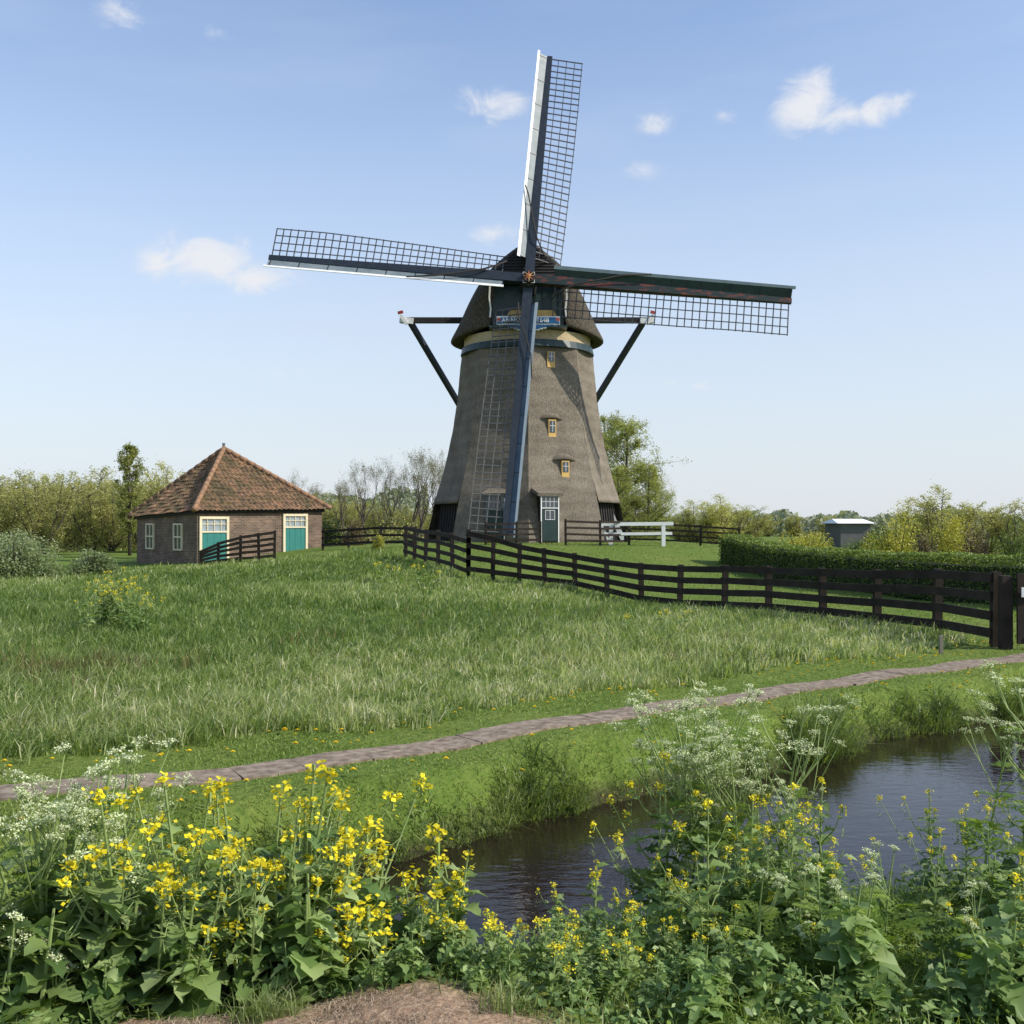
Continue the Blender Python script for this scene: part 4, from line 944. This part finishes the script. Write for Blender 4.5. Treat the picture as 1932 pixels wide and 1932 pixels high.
for i in range(14):
    a=i*2.4; q=math.sqrt((i+.5)/14)*.016; rh(mb2,Vector((math.cos(a)*q,math.sin(a)*q,.052-q*.3)),.008,rd.random(),rd)
ms=mb.mesh('dandelion_stalk',[st_m]); mf=mb2.mesh('dandelion_head',[dy])
cnt=0
while cnt<180:
    x=random.uniform(-5,8.5); e=float(pathy(x)); y=e+random.choice([random.uniform(.5,1.7),random.uniform(.5,1.7),random.uniform(-1.1,-.45)])
    if y<float(yfar(x))+.2 or abs(x/y)>.52: continue
    cnt+=1; s=random.uniform(.8,1.4)
    r=ob('dandelion',None,loc=(x,y,g1(x,y)),scale=s,category='flower',label='yellow dandelion in the mown grass by the path',group='dandelions along the path')
    ob('stalk',ms,r); ob('flower_head',mf,r)
# ------------------------------------------------------------------ light, sky, camera
AZ=math.radians(73); EL=math.radians(38)
Sd=Vector((math.sin(AZ)*math.cos(EL),-math.cos(AZ)*math.cos(EL),math.sin(EL)))
ld=bpy.data.lights.new('sun','SUN'); ld.energy=5; ld.angle=math.radians(.5); ld.color=(1,.94,.84)
lo=bpy.data.objects.new('sun',ld); COL.objects.link(lo); lo.rotation_euler=Sd.to_track_quat('Z','Y').to_euler()
w=bpy.data.worlds.new('World'); sc.world=w; w.use_nodes=True; nt=w.node_tree; N=nt.nodes; L=nt.links; N.clear()
sky=N.new('ShaderNodeTexSky'); sky.sky_type='NISHITA'; sky.sun_disc=False; sky.sun_elevation=EL; sky.sun_rotation=math.pi-AZ; sky.air_density=1.0; sky.dust_density=.6; sky.ozone_density=2.0
tc=N.new('ShaderNodeTexCoord'); dv=tc.outputs['Generated']
nn=N.new('ShaderNodeTexNoise'); nn.inputs['Scale'].default_value=22; nn.inputs['Detail'].default_value=8; nn.inputs['Roughness'].default_value=.58; nn.inputs['Distortion'].default_value=.8
mp=N.new('ShaderNodeMapping'); mp.inputs['Scale'].default_value=(1,1,1.5); L.new(dv,mp.inputs['Vector']); L.new(mp.outputs[0],nn.inputs['Vector'])
acc=None
def math_(op,a,b_=None):
    m_=N.new('ShaderNodeMath'); m_.operation=op
    for i,v in enumerate((a,b_)):
        if v is None: continue
        if isinstance(v,(int,float)): m_.inputs[i].default_value=v
        else: L.new(v,m_.inputs[i])
    return m_.outputs[0]
clouds=[(385,490,125,62,1.15),(295,492,62,44,1.0),(475,525,110,36,1.0),(1530,195,85,66,1.1),(1610,212,135,38,.95),(920,190,85,46,.85),(930,440,60,30,.72),(1230,235,56,28,.5),(1365,215,36,24,.6),(1215,318,60,26,.42),(525,712,75,28,.6),(245,752,40,20,.5),(1265,722,32,18,.5),(1325,722,34,18,.58),(230,25,55,40,.5),(410,55,50,22,.4)]
for (px,py,rx,rz,st) in clouds:
    v=Vector(((px-966)/1980,1,(985-py)/1980)); l=v.length; v.normalize()
    s1=N.new('ShaderNodeVectorMath'); s1.operation='SUBTRACT'; L.new(dv,s1.inputs[0]); s1.inputs[1].default_value=v
    s2=N.new('ShaderNodeVectorMath'); s2.operation='MULTIPLY'; L.new(s1.outputs[0],s2.inputs[0]); s2.inputs[1].default_value=(1980*l/rx,3,1980*l/rz)
    s3=N.new('ShaderNodeVectorMath'); s3.operation='LENGTH'; L.new(s2.outputs[0],s3.inputs[0])
    a=math_('MULTIPLY',math_('MAXIMUM',math_('SUBTRACT',1.15,s3.outputs['Value']),0),st)
    acc=a if acc is None else math_('MAXIMUM',acc,a)
dens=math_('ADD',acc,math_('MULTIPLY',math_('SUBTRACT',nn.outputs['Fac'],.5),2.0))
mr=N.new('ShaderNodeMapRange'); mr.interpolation_type='SMOOTHSTEP'; mr.inputs[1].default_value=.2; mr.inputs[2].default_value=1.1; mr.inputs[4].default_value=.95; L.new(dens,mr.inputs[0])
gate=math_('MULTIPLY',mr.outputs[0],math_('MINIMUM',math_('MULTIPLY',acc,2.8),1))
gn=N.new('ShaderNodeMix'); gn.data_type='RGBA'; gn.blend_type='MULTIPLY'; gn.inputs[0].default_value=1; L.new(sky.outputs[0],gn.inputs[6]); gn.inputs[7].default_value=(1.36,1.38,1.45,1)
sz=N.new('ShaderNodeSeparateXYZ'); L.new(dv,sz.inputs[0])
hz_=N.new('ShaderNodeMapRange'); hz_.interpolation_type='SMOOTHSTEP'; hz_.inputs[1].default_value=-.04; hz_.inputs[2].default_value=.52; hz_.inputs[3].default_value=.9; hz_.inputs[4].default_value=.07; L.new(sz.outputs[2],hz_.inputs[0])
mh=N.new('ShaderNodeMix'); mh.data_type='RGBA'; L.new(hz_.outputs[0],mh.inputs[0]); L.new(gn.outputs[2],mh.inputs[6]); mh.inputs[7].default_value=(4.7,5.05,5.5,1)
n2=N.new('ShaderNodeTexNoise'); n2.inputs['Scale'].default_value=3; n2.inputs['Detail'].default_value=6
mp2=N.new('ShaderNodeMapping'); mp2.inputs['Scale'].default_value=(1,1,5); L.new(dv,mp2.inputs['Vector']); L.new(mp2.outputs[0],n2.inputs['Vector'])
mr2=N.new('ShaderNodeMapRange'); mr2.inputs[1].default_value=.48; mr2.inputs[2].default_value=.8; mr2.inputs[3].default_value=0; mr2.inputs[4].default_value=.25; L.new(n2.outputs['Fac'],mr2.inputs[0])
mx0=N.new('ShaderNodeMix'); mx0.data_type='RGBA'; L.new(mr2.outputs[0],mx0.inputs[0]); L.new(mh.outputs[2],mx0.inputs[6]); mx0.inputs[7].default_value=(4.6,5.0,5.8,1)
mx=N.new('ShaderNodeMix'); mx.data_type='RGBA'; L.new(gate,mx.inputs[0]); L.new(mx0.outputs[2],mx.inputs[6]); mx.inputs[7].default_value=(5.6,5.7,6.0,1)
bg=N.new('ShaderNodeBackground'); bg.inputs['Strength'].default_value=.15; L.new(mx.outputs[2],bg.inputs['Color'])
wo=N.new('ShaderNodeOutputWorld'); L.new(bg.outputs[0],wo.inputs[0])
cam=bpy.data.cameras.new('camera'); cam.sensor_width=36; cam.lens=36*1980/1932; cam.clip_end=6000; cam.clip_start=.05
co=bpy.data.objects.new('camera',cam); COL.objects.link(co); co.location=(0,0,2.1); co.rotation_euler=(math.radians(90.55),0,0); sc.camera=co
sc.view_settings.view_transform='Standard'; sc.view_settings.look='None'; sc.view_settings.exposure=0
